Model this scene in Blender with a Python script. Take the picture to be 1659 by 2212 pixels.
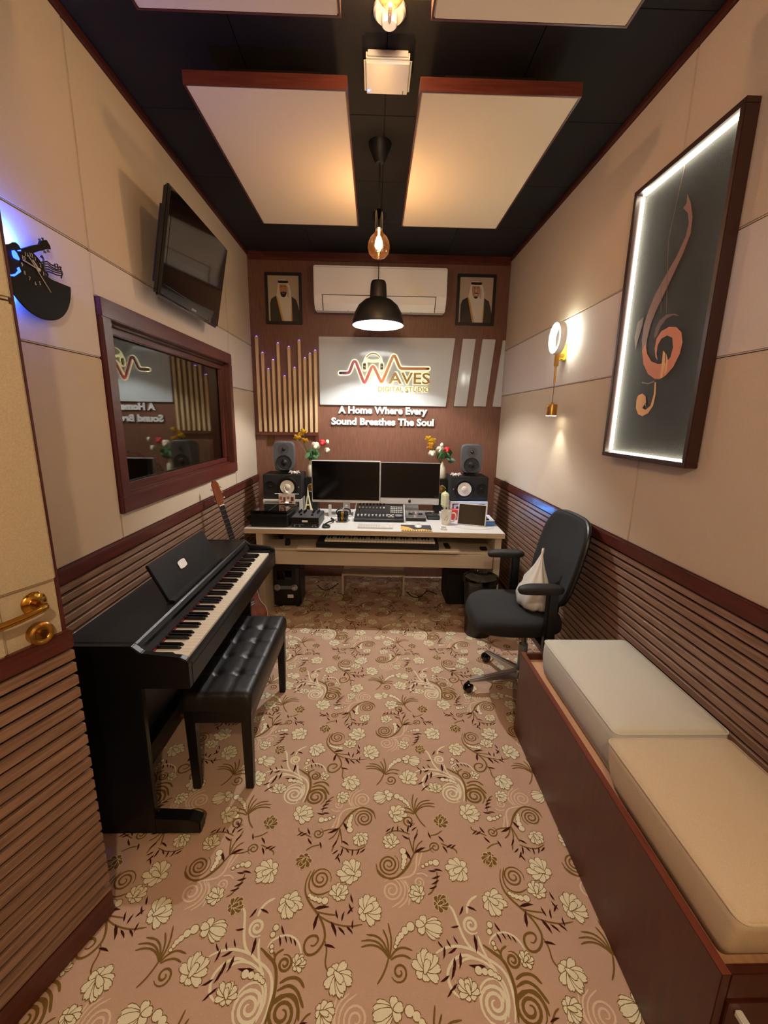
import bpy, bmesh, math, random
from mathutils import Vector, Matrix
random.seed(7)
for o in list(bpy.data.objects): bpy.data.objects.remove(o)
COL = bpy.context.scene.collection
PI = math.pi
# ---------------------------------------------------------------- camera
W, D, H, HR = 2.347, 4.162, 3.032, 1.048          # room width, back wall, ceiling, top of chair rail
YF = -1.0                                          # wall behind the camera
cam = bpy.data.objects.new('camera', bpy.data.cameras.new('camera')); COL.objects.link(cam)
cam.data.sensor_fit = 'HORIZONTAL'; cam.data.sensor_width = 36.0
cam.data.lens = 916.23 / 1659 * 36.0; cam.data.clip_start = .02
def cam_matrix(loc, yaw, pitch, roll):
    f = Vector((math.sin(yaw)*math.cos(pitch), math.cos(yaw)*math.cos(pitch), -math.sin(pitch)))
    r = Vector((math.cos(yaw), -math.sin(yaw), 0)); u = r.cross(f)
    r2 = r*math.cos(roll)+u*math.sin(roll); u2 = -r*math.sin(roll)+u*math.cos(roll)
    m = Matrix((r2, u2, -f)).transposed().to_4x4(); m.translation = Vector(loc); return m
cam.matrix_world = cam_matrix((1.1408, 0, 1.6016), .0249, .2165, .0162)
sc = bpy.context.scene; sc.camera = cam
# ---------------------------------------------------------------- world, exposure
sc.view_settings.view_transform = 'Standard'; sc.view_settings.look = 'None'
sc.view_settings.gamma = 1; sc.view_settings.use_curve_mapping = False
sc.view_settings.exposure = 0.75
wd = bpy.data.worlds.new('world'); sc.world = wd; wd.use_nodes = True
wd.node_tree.nodes['Background'].inputs[0].default_value = (.9, .75, .6, 1)
wd.node_tree.nodes['Background'].inputs[1].default_value = .04
DOME_W, BULB_W, TOP_W, FILL_W = 51, 5.5, 4.2, 38
DOME_C, BULB_C, FILL_C = (1, 1, .98), (1, .82, .60), (1, .98, .93)
# ---------------------------------------------------------------- materials
def lin(c):
    return tuple((v/255/12.92 if v/255 <= .04045 else ((v/255+.055)/1.055)**2.4) for v in c)+(1,)
MATS = {}
def base(name):
    m = bpy.data.materials.new(name); m.use_nodes = True; MATS[name] = m
    nt = m.node_tree; return m, nt, nt.nodes['Principled BSDF']
def node(nt, t, **kw):
    n = nt.nodes.new(t)
    for k, v in kw.items():
        if k.startswith('i_'): n.inputs[k[2:]].default_value = v
        else: setattr(n, k, v)
    return n
def plain(name, c, rough=.5, metal=0, coat=0, spec=.5, trans=0, alpha=1, bump=0, bscale=300):
    m, nt, b = base(name)
    b.inputs['Base Color'].default_value = lin(c); b.inputs['Roughness'].default_value = rough
    b.inputs['Metallic'].default_value = metal; b.inputs['Coat Weight'].default_value = coat
    b.inputs['Specular IOR Level'].default_value = spec; b.inputs['Transmission Weight'].default_value = trans
    b.inputs['Alpha'].default_value = alpha
    if bump:
        tc = node(nt, 'ShaderNodeTexCoord'); n = node(nt, 'ShaderNodeTexNoise'); n.inputs['Scale'].default_value = bscale
        bp = node(nt, 'ShaderNodeBump'); bp.inputs['Strength'].default_value = bump; bp.inputs['Distance'].default_value = .002
        nt.links.new(tc.outputs['Object'], n.inputs['Vector']); nt.links.new(n.outputs['Fac'], bp.inputs['Height'])
        nt.links.new(bp.outputs['Normal'], b.inputs['Normal'])
    return m
def fabric(name, c, var=.10, rough=.95, scale=420, bump=.35, blot=0):
    m, nt, b = base(name)
    tc = node(nt, 'ShaderNodeTexCoord'); n = node(nt, 'ShaderNodeTexNoise'); n.inputs['Scale'].default_value = scale
    n.inputs['Detail'].default_value = 3
    n2 = node(nt, 'ShaderNodeTexNoise'); n2.inputs['Scale'].default_value = 6; n2.inputs['Detail'].default_value = 2
    mx = node(nt, 'ShaderNodeMix', data_type='RGBA'); cc = lin(c)
    mx.inputs['A'].default_value = tuple(v*(1-var*2) for v in cc[:3])+(1,); mx.inputs['B'].default_value = tuple(min(1, v*(1+var*2)) for v in cc[:3])+(1,)
    ad = node(nt, 'ShaderNodeMath', operation='MULTIPLY_ADD'); ad.inputs[1].default_value = blot
    nt.links.new(tc.outputs['Object'], n.inputs['Vector']); nt.links.new(tc.outputs['Object'], n2.inputs['Vector'])
    nt.links.new(n2.outputs['Fac'], ad.inputs[0]); nt.links.new(n.outputs['Fac'], ad.inputs[2])
    nt.links.new(ad.outputs[0], mx.inputs['Factor']); nt.links.new(mx.outputs['Result'], b.inputs['Base Color'])
    b.inputs['Roughness'].default_value = rough; b.inputs['Specular IOR Level'].default_value = .15
    bp = node(nt, 'ShaderNodeBump'); bp.inputs['Strength'].default_value = bump; bp.inputs['Distance'].default_value = .002
    nt.links.new(n.outputs['Fac'], bp.inputs['Height']); nt.links.new(bp.outputs['Normal'], b.inputs['Normal'])
    return m
def wood(name, c1, c2, axis='Y', rough=.4, scale=6, coat=0, stretch=14):
    m, nt, b = base(name)
    tc = node(nt, 'ShaderNodeTexCoord'); mp = node(nt, 'ShaderNodeMapping')
    s = [stretch, stretch, stretch]; s['XYZ'.index(axis)] = 1.0; mp.inputs['Scale'].default_value = s
    n = node(nt, 'ShaderNodeTexNoise'); n.inputs['Scale'].default_value = scale; n.inputs['Detail'].default_value = 5; n.inputs['Distortion'].default_value = .4
    cr = node(nt, 'ShaderNodeValToRGB'); cr.color_ramp.elements[0].position = .3; cr.color_ramp.elements[1].position = .7
    cr.color_ramp.elements[0].color = lin(c1); cr.color_ramp.elements[1].color = lin(c2)
    oi = node(nt, 'ShaderNodeObjectInfo'); vm = node(nt, 'ShaderNodeVectorMath', operation='ADD')
    nt.links.new(tc.outputs['Object'], vm.inputs[0]); nt.links.new(oi.outputs['Random'], vm.inputs[1])
    nt.links.new(vm.outputs[0], mp.inputs['Vector']); nt.links.new(mp.outputs[0], n.inputs['Vector'])
    nt.links.new(n.outputs['Fac'], cr.inputs['Fac']); nt.links.new(cr.outputs['Color'], b.inputs['Base Color'])
    b.inputs['Roughness'].default_value = rough; b.inputs['Coat Weight'].default_value = coat
    bp = node(nt, 'ShaderNodeBump'); bp.inputs['Strength'].default_value = .12; bp.inputs['Distance'].default_value = .001
    nt.links.new(n.outputs['Fac'], bp.inputs['Height']); nt.links.new(bp.outputs['Normal'], b.inputs['Normal'])
    return m
def emit(name, c, s):
    m, nt, b = base(name)
    b.inputs['Base Color'].default_value = lin(c); b.inputs['Emission Color'].default_value = lin(c); b.inputs['Emission Strength'].default_value = s
    return m
def clear(name, tint=(255, 255, 255), rough=.02, ior=.045):
    # thin clear sheet: Fresnel mix of a mirror and a see-through layer
    m, nt, b = base(name); nt.nodes.remove(b); out = nt.nodes['Material Output']
    t = node(nt, 'ShaderNodeBsdfTransparent'); t.inputs[0].default_value = lin(tint)
    g = node(nt, 'ShaderNodeBsdfGlossy'); g.inputs['Roughness'].default_value = rough
    lw = node(nt, 'ShaderNodeLayerWeight'); lw.inputs['Blend'].default_value = .5
    pw = node(nt, 'ShaderNodeMath', operation='POWER'); pw.inputs[1].default_value = 4.5
    f = node(nt, 'ShaderNodeMath', operation='MULTIPLY_ADD'); f.inputs[1].default_value = .9; f.inputs[2].default_value = ior
    nt.links.new(lw.outputs['Facing'], pw.inputs[0]); nt.links.new(pw.outputs[0], f.inputs[0])
    x = node(nt, 'ShaderNodeMixShader')
    nt.links.new(f.outputs[0], x.inputs[0]); nt.links.new(t.outputs[0], x.inputs[1]); nt.links.new(g.outputs[0], x.inputs[2])
    nt.links.new(x.outputs[0], out.inputs[0]); return m
fabric('wall_fabric', (200, 184, 163), .09)
fabric('band_fabric', (210, 201, 195), .07)
fabric('door_fabric', (190, 175, 148), .12, scale=300)
fabric('panel_fabric', (226, 210, 182), .05, scale=500)
fabric('cushion_cool', (215, 215, 205), .06, scale=500)
fabric('cushion_warm', (216, 200, 172), .08, scale=420)
fabric('carpet', (198, 165, 142), .10, scale=500, blot=.35, bump=.6)
fabric('carpet_cream', (238, 230, 198), .08, scale=500); fabric('carpet_pink', (230, 206, 176), .08, scale=500)
fabric('carpet_olive', (124, 96, 46), .12, scale=500); fabric('carpet_dark', (66, 26, 22), .15, scale=500)
wood('slat_wood', (116, 88, 71), (156, 123, 102), 'Y', .42)
wood('red_wood', (70, 28, 22), (92, 42, 33), 'Y', .35, coat=.15)
wood('red_wood_z', (70, 28, 22), (92, 42, 33), 'Z', .35, coat=.15)
wood('red_wood_x', (74, 32, 24), (98, 48, 36), 'X', .35)
wood('veneer', (96, 62, 48), (124, 84, 66), 'Z', .38, scale=9, stretch=22)
wood('pale_strip', (200, 168, 124), (218, 190, 148), 'Z', .5)
wood('bench_wood', (66, 28, 18), (84, 38, 25), 'Z', .36, stretch=6)
wood('plywood', (196, 150, 112), (212, 168, 130), 'Y', .6)
wood('guitar_top', (104, 34, 20), (134, 50, 30), 'Z', .2, coat=.6); wood('guitar_neck', (120, 62, 34), (150, 84, 48), 'Z', .3, coat=.3)
plain('gap_black', (14, 11, 10), .9); plain('ceiling_black', (24, 21, 20), .85, bump=.4, bscale=500)
plain('booth_wall', (150, 128, 92), .9); plain('booth_dark', (54, 36, 24), .8)
plain('white_paint', (226, 224, 218), .4); plain('white_plastic', (234, 232, 226), .35); plain('white_gloss', (238, 238, 234), .12, coat=.5)
plain('desk_white', (228, 226, 222), .3); wood('desk_edge', (200, 182, 156), (208, 190, 164), 'X', .5)
plain('desk_cream', (206, 192, 170), .5)
plain('sign_white', (198, 203, 204), .1, spec=.35); plain('letter_white', (236, 236, 232), .35); plain('letter_edge', (60, 50, 44), .5)
plain('black_satin', (10, 9, 10), .38, bump=.08, bscale=700); plain('black_matte', (20, 19, 20), .7); plain('black_gloss', (8, 8, 9), .08, coat=.4)
plain('leather', (19, 17, 17), .46, bump=.25, bscale=420); plain('mesh_black', (24, 23, 23), .9, bump=.5, bscale=900)
plain('key_white', (236, 228, 210), .25); plain('key_black', (12, 11, 12), .25); plain('red_felt', (150, 30, 26), .9)
plain('dark_grey', (62, 62, 66), .45); plain('speaker_grey', (74, 76, 80), .42); plain('mid_grey', (120, 120, 124), .4); plain('cone_white', (226, 220, 204), .6)
plain('silver', (190, 190, 194), .28, metal=.9); plain('chrome', (205, 205, 205), .12, metal=1); plain('alu_white', (212, 214, 214), .32, metal=.25)
plain('brass', (186, 140, 62), .16, metal=1); plain('brass_dull', (176, 132, 64), .3, metal=.9); plain('brass_paint', (226, 196, 60), .3, metal=.6); plain('bronze', (96, 66, 32), .35, metal=.8)
plain('screen', (7, 7, 8), .1); plain('screen_tv', (10, 9, 9), .07, coat=.3)
plain('cable', (16, 16, 16), .5); plain('cable_white', (226, 226, 222), .5)
plain('ceramic', (226, 218, 202), .2, coat=.3); plain('vase_white', (224, 216, 196), .25)
plain('leaf_green', (62, 104, 58), .6); plain('leaf_teal', (96, 140, 122), .6); plain('stem_green', (84, 104, 46), .6)
plain('petal_yellow', (240, 196, 46), .6); plain('petal_orange', (236, 160, 30), .6); plain('petal_white', (242, 236, 216), .6); plain('petal_red', (206, 50, 52), .6)
plain('mic_green', (206, 214, 160), .35); plain('mic_cream', (230, 226, 196), .4)
plain('blue_plastic', (70, 130, 196), .35); plain('red_plastic', (206, 66, 50), .5)
plain('bag', (244, 243, 236), .3, trans=.12); plain('bag_green', (150, 170, 60), .6); plain('bag_orange', (214, 140, 70), .6)
plain('vinyl', (14, 12, 13), .6, spec=.15); plain('vinyl_edge', (22, 18, 20), .4); plain('num_white', (190, 184, 180), .5)
plain('art_ground', (46, 44, 40), .7, spec=.25, bump=.7, bscale=380); plain('art_s', (128, 92, 80), .5); plain('art_o', (198, 118, 78), .5); plain('art_t', (216, 164, 104), .5); plain('art_d', (96, 66, 56), .5)
plain('frame_dark', (52, 26, 22), .4); plain('frame_black', (18, 15, 14), .4)
plain('photo_ground', (188, 168, 148), .3); plain('photo_white', (222, 214, 200), .3); plain('photo_robe', (58, 52, 46), .3); plain('photo_gold', (206, 160, 92), .3)
plain('photo_skin', (186, 136, 102), .3); plain('photo_hair', (40, 28, 24), .3); plain('photo_shade', (182, 172, 162), .3)
plain('paper_white', (236, 234, 230), .6); plain('paper_print', (196, 120, 90), .6); plain('paper_print2', (120, 60, 70), .6)
plain('mat_dark', (52, 48, 50), .7); plain('mat_gold', (216, 170, 90), .6); plain('lcd', (150, 160, 146), .3)
plain('lamp_black', (26, 24, 25), .5); plain('lamp_inner', (240, 240, 238), .5)
clear('window_glass', (236, 240, 236), .0, .12); clear('bulb_glass', (255, 226, 190), .02, .09); clear('acrylic', (245, 245, 245), .04, .03)
def glow_glass(name, c, s):
    nt = MATS[name].node_tree; out = nt.nodes['Material Output']; sh = out.inputs[0].links[0].from_socket
    e = node(nt, 'ShaderNodeEmission'); e.inputs[0].default_value = lin(c); e.inputs[1].default_value = s
    a = node(nt, 'ShaderNodeAddShader'); nt.links.new(sh, a.inputs[0]); nt.links.new(e.outputs[0], a.inputs[1]); nt.links.new(a.outputs[0], out.inputs[0])
glow_glass('bulb_glass', (255, 150, 70), .06)      # lit amber globe
emit('led_white', (255, 250, 226), 14); emit('ring_white', (250, 255, 240), 9); emit('filament', (255, 176, 84), 120)
emit('dome_bulb', (255, 250, 244), 40); emit('downlight', (255, 246, 214), 14); emit('led_blue', (30, 80, 255), 30); emit('blue_strip', (60, 150, 255), 9)
emit('clock_blue', (24, 60, 255), 7); emit('neon_cream', (255, 246, 186), .75); emit('led_purple', (120, 90, 255), 4); emit('bulb_small', (255, 190, 110), 40)
emit('sticker_lcd', (120, 190, 255), 2)
def ramp_mat(name, axis, stops, rough=.35):
    m, nt, b = base(name); tc = node(nt, 'ShaderNodeTexCoord'); sp = node(nt, 'ShaderNodeSeparateXYZ'); cr = node(nt, 'ShaderNodeValToRGB')
    el = cr.color_ramp.elements
    for i, (p, c) in enumerate(stops):
        e = el[i] if i < 2 else el.new(p)
        e.position = p; e.color = lin(c)
    nt.links.new(tc.outputs['Generated'], sp.inputs[0]); nt.links.new(sp.outputs[axis], cr.inputs[0]); nt.links.new(cr.outputs[0], b.inputs['Base Color'])
    b.inputs['Roughness'].default_value = rough; return m
ramp_mat('logo_grad', 'X', [(0, (88, 40, 110)), (.28, (196, 70, 84)), (.5, (222, 130, 80)), (.62, (196, 130, 60)), (1, (164, 92, 66))])
plain('logo_gold', (160, 122, 60), .4)
# ---------------------------------------------------------------- mesh helpers
class MB:
    def __init__(s): s.v = []; s.f = []; s.mi = []; s.m = Matrix(); s.k = 0
    def add(s, vs, fs):
        o = len(s.v); s.v += [tuple(s.m @ Vector(q)) for q in vs]
        s.f += [tuple(i+o for i in f) for f in fs]; s.mi += [s.k]*len(fs); return s
    def box(s, x0, x1, y0, y1, z0, z1):
        return s.add([(x0,y0,z0),(x1,y0,z0),(x1,y1,z0),(x0,y1,z0),(x0,y0,z1),(x1,y0,z1),(x1,y1,z1),(x0,y1,z1)],
                     [(0,3,2,1),(4,5,6,7),(0,1,5,4),(1,2,6,5),(2,3,7,6),(3,0,4,7)])
    def hexa(s, bot, top): return s.add(list(bot)+list(top), [(0,3,2,1),(4,5,6,7),(0,1,5,4),(1,2,6,5),(2,3,7,6),(3,0,4,7)])
    def lathe(s, prof, n=24, c=(0,0,0), cap=True):      # prof: (r,z)
        vs = []; fs = []
        for r, z in prof:
            for i in range(n): a = 2*PI*i/n; vs.append((c[0]+r*math.cos(a), c[1]+r*math.sin(a), c[2]+z))
        for j in range(len(prof)-1):
            for i in range(n):
                i2 = (i+1) % n; fs.append((j*n+i, j*n+i2, (j+1)*n+i2, (j+1)*n+i))
        if cap:
            if prof[0][0] > 1e-5: fs.append(tuple(range(n-1, -1, -1)))
            if prof[-1][0] > 1e-5: fs.append(tuple((len(prof)-1)*n+i for i in range(n)))
        return s.add(vs, fs)
    def cyl(s, r, z0, z1, n=20, c=(0,0,0)): return s.lathe([(r,z0),(r,z1)], n, c)
    def ball(s, r, c=(0,0,0), n=14, m=8, sz=1):
        return s.lathe([(max(1e-6, r*math.sin(PI*j/m)), -r*sz*math.cos(PI*j/m)) for j in range(m+1)], n, c, False)
    def tube(s, pts, r, n=8, caps=True):
        pts = [Vector(q) for q in pts]; rr = r if isinstance(r, (list, tuple)) else [r]*len(pts)
        vs = []; fs = []; up = None
        for i, q in enumerate(pts):
            t = (pts[min(i+1, len(pts)-1)]-pts[max(i-1, 0)]).normalized()
            if up is None:
                up = Vector((0,0,1)) if abs(t.z) < .9 else Vector((1,0,0))
            a = t.cross(up).normalized(); b = a.cross(t).normalized(); up = b
            for j in range(n):
                g = 2*PI*j/n; vs.append(q+rr[i]*(math.cos(g)*a+math.sin(g)*b))
        for i in range(len(pts)-1):
            for j in range(n):
                j2 = (j+1) % n; fs.append((i*n+j, i*n+j2, (i+1)*n+j2, (i+1)*n+j))
        if caps: fs.append(tuple(range(n-1, -1, -1))); fs.append(tuple((len(pts)-1)*n+j for j in range(n)))
        return s.add(vs, fs)
    def prism(s, pts, f0, f1):       # pts 2D list; f0/f1 map (a,b)->3D for the two faces
        n = len(pts)
        return s.add([f0(*q) for q in pts]+[f1(*q) for q in pts],
                     [tuple(range(n-1, -1, -1)), tuple(range(n, 2*n))]+[(i, (i+1) % n, n+(i+1) % n, n+i) for i in range(n)])
    def torus(s, R, r, c=(0,0,0), n=32, m=8, axis='Z'):
        pts = []
        vs = []; fs = []
        for i in range(n):
            a = 2*PI*i/n
            for j in range(m):
                b = 2*PI*j/m; q = ((R+r*math.cos(b))*math.cos(a), (R+r*math.cos(b))*math.sin(a), r*math.sin(b))
                q = {'Z': q, 'X': (q[2], q[0], q[1]), 'Y': (q[0], q[2], q[1])}[axis]
                vs.append((q[0]+c[0], q[1]+c[1], q[2]+c[2]))
        for i in range(n):
            for j in range(m): fs.append((i*m+j, ((i+1) % n)*m+j, ((i+1) % n)*m+(j+1) % m, i*m+(j+1) % m))
        return s.add(vs, fs)
def smooth_pts(pts, it=2):
    pts = [Vector(q) for q in pts]
    for _ in range(it):
        o = [pts[0]]
        for a, b in zip(pts, pts[1:]): o += [a*.75+b*.25, a*.25+b*.75]
        o.append(pts[-1]); pts = o
    return pts
def part(name, mb, mat, parent=None, bevel=0, seg=2, smooth=False, label=None, loc=None, angle=40):
    me = bpy.data.meshes.new(name); bm = bmesh.new()
    vs = [bm.verts.new(q) for q in mb.v]
    for f, k in zip(mb.f, mb.mi):
        try: bf = bm.faces.new([vs[i] for i in f]); bf.material_index = k
        except ValueError: pass
    bmesh.ops.recalc_face_normals(bm, faces=bm.faces)
    if bevel:
        ed = [e for e in bm.edges if len(e.link_faces) == 2 and e.calc_face_angle(0) > math.radians(30)]
        bmesh.ops.bevel(bm, geom=ed, offset=bevel, segments=seg, affect='EDGES', clamp_overlap=True)
    if smooth:
        for f in bm.faces: f.smooth = True
        for e in bm.edges:
            if len(e.link_faces) == 2 and e.calc_face_angle(0) > math.radians(angle): e.smooth = False
    bm.to_mesh(me); bm.free()
    for m in (mat if isinstance(mat, (list, tuple)) else [mat]): me.materials.append(MATS[m])
    o = bpy.data.objects.new(name, me); COL.objects.link(o)
    if parent: o.parent = parent
    if loc: o.location = loc
    if label: o['label'] = label
    return o
def box_part(name, b, mat, parent=None, bevel=0, **kw): return part(name, MB().box(*b), mat, parent, bevel, **kw)
def thing(name, label, cat, loc=(0,0,0), rotz=0, group=None, rot=None):
    o = bpy.data.objects.new(name, None); COL.objects.link(o); o.location = loc; o.rotation_euler = rot if rot else (0,0,rotz)
    o.empty_display_size = .05
    return tag(o, label, cat, group)
def tag(o, label, cat, group=None):
    o['label'] = label; o['category'] = cat
    if group: o['group'] = group
    return o
def struct(o): o['kind'] = 'structure'; return o
def stuff(o): o['kind'] = 'stuff'; return o
def copy_tree(o, parent=None):
    c = o.copy(); COL.objects.link(c)
    if parent: c.parent = parent
    for ch in list(o.children): copy_tree(ch, c)
    return c
def share(o, parent, loc, rot=None, scale=None):
    c = o.copy(); COL.objects.link(c); c.parent = parent; c.location = loc
    if rot: c.rotation_euler = rot
    if scale: c.scale = scale
    return c
def lamp(name, kind, loc, power, color, size=.05, parent=None, **kw):
    l = bpy.data.lights.new(name, kind); l.energy = power; l.color = color
    if kind in ('POINT', 'SPOT'): l.shadow_soft_size = size
    for k, v in kw.items(): setattr(l, k, v)
    o = bpy.data.objects.new(name, l); COL.objects.link(o); o.location = loc
    if parent: o.parent = parent
    return o
def text_mb(body, size, extrude, width=None, bold=0.0, spacing=1.0):
    cu = bpy.data.curves.new('t', 'FONT'); cu.body = body; cu.size = size; cu.extrude = extrude; cu.offset = bold; cu.space_character = spacing
    cu.resolution_u = 3
    o = bpy.data.objects.new('t', cu); COL.objects.link(o)
    bpy.context.view_layer.update()
    me = bpy.data.meshes.new_from_object(o.evaluated_get(bpy.context.evaluated_depsgraph_get()))
    vs = [tuple(v.co) for v in me.vertices]; fs = [tuple(q.vertices) for q in me.polygons]
    bpy.data.objects.remove(o); bpy.data.meshes.remove(me)
    x0 = min(v[0] for v in vs); x1 = max(v[0] for v in vs)
    s = width/(x1-x0) if width else 1
    return [((v[0]-x0)*s, v[1], v[2]) for v in vs], fs
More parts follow.
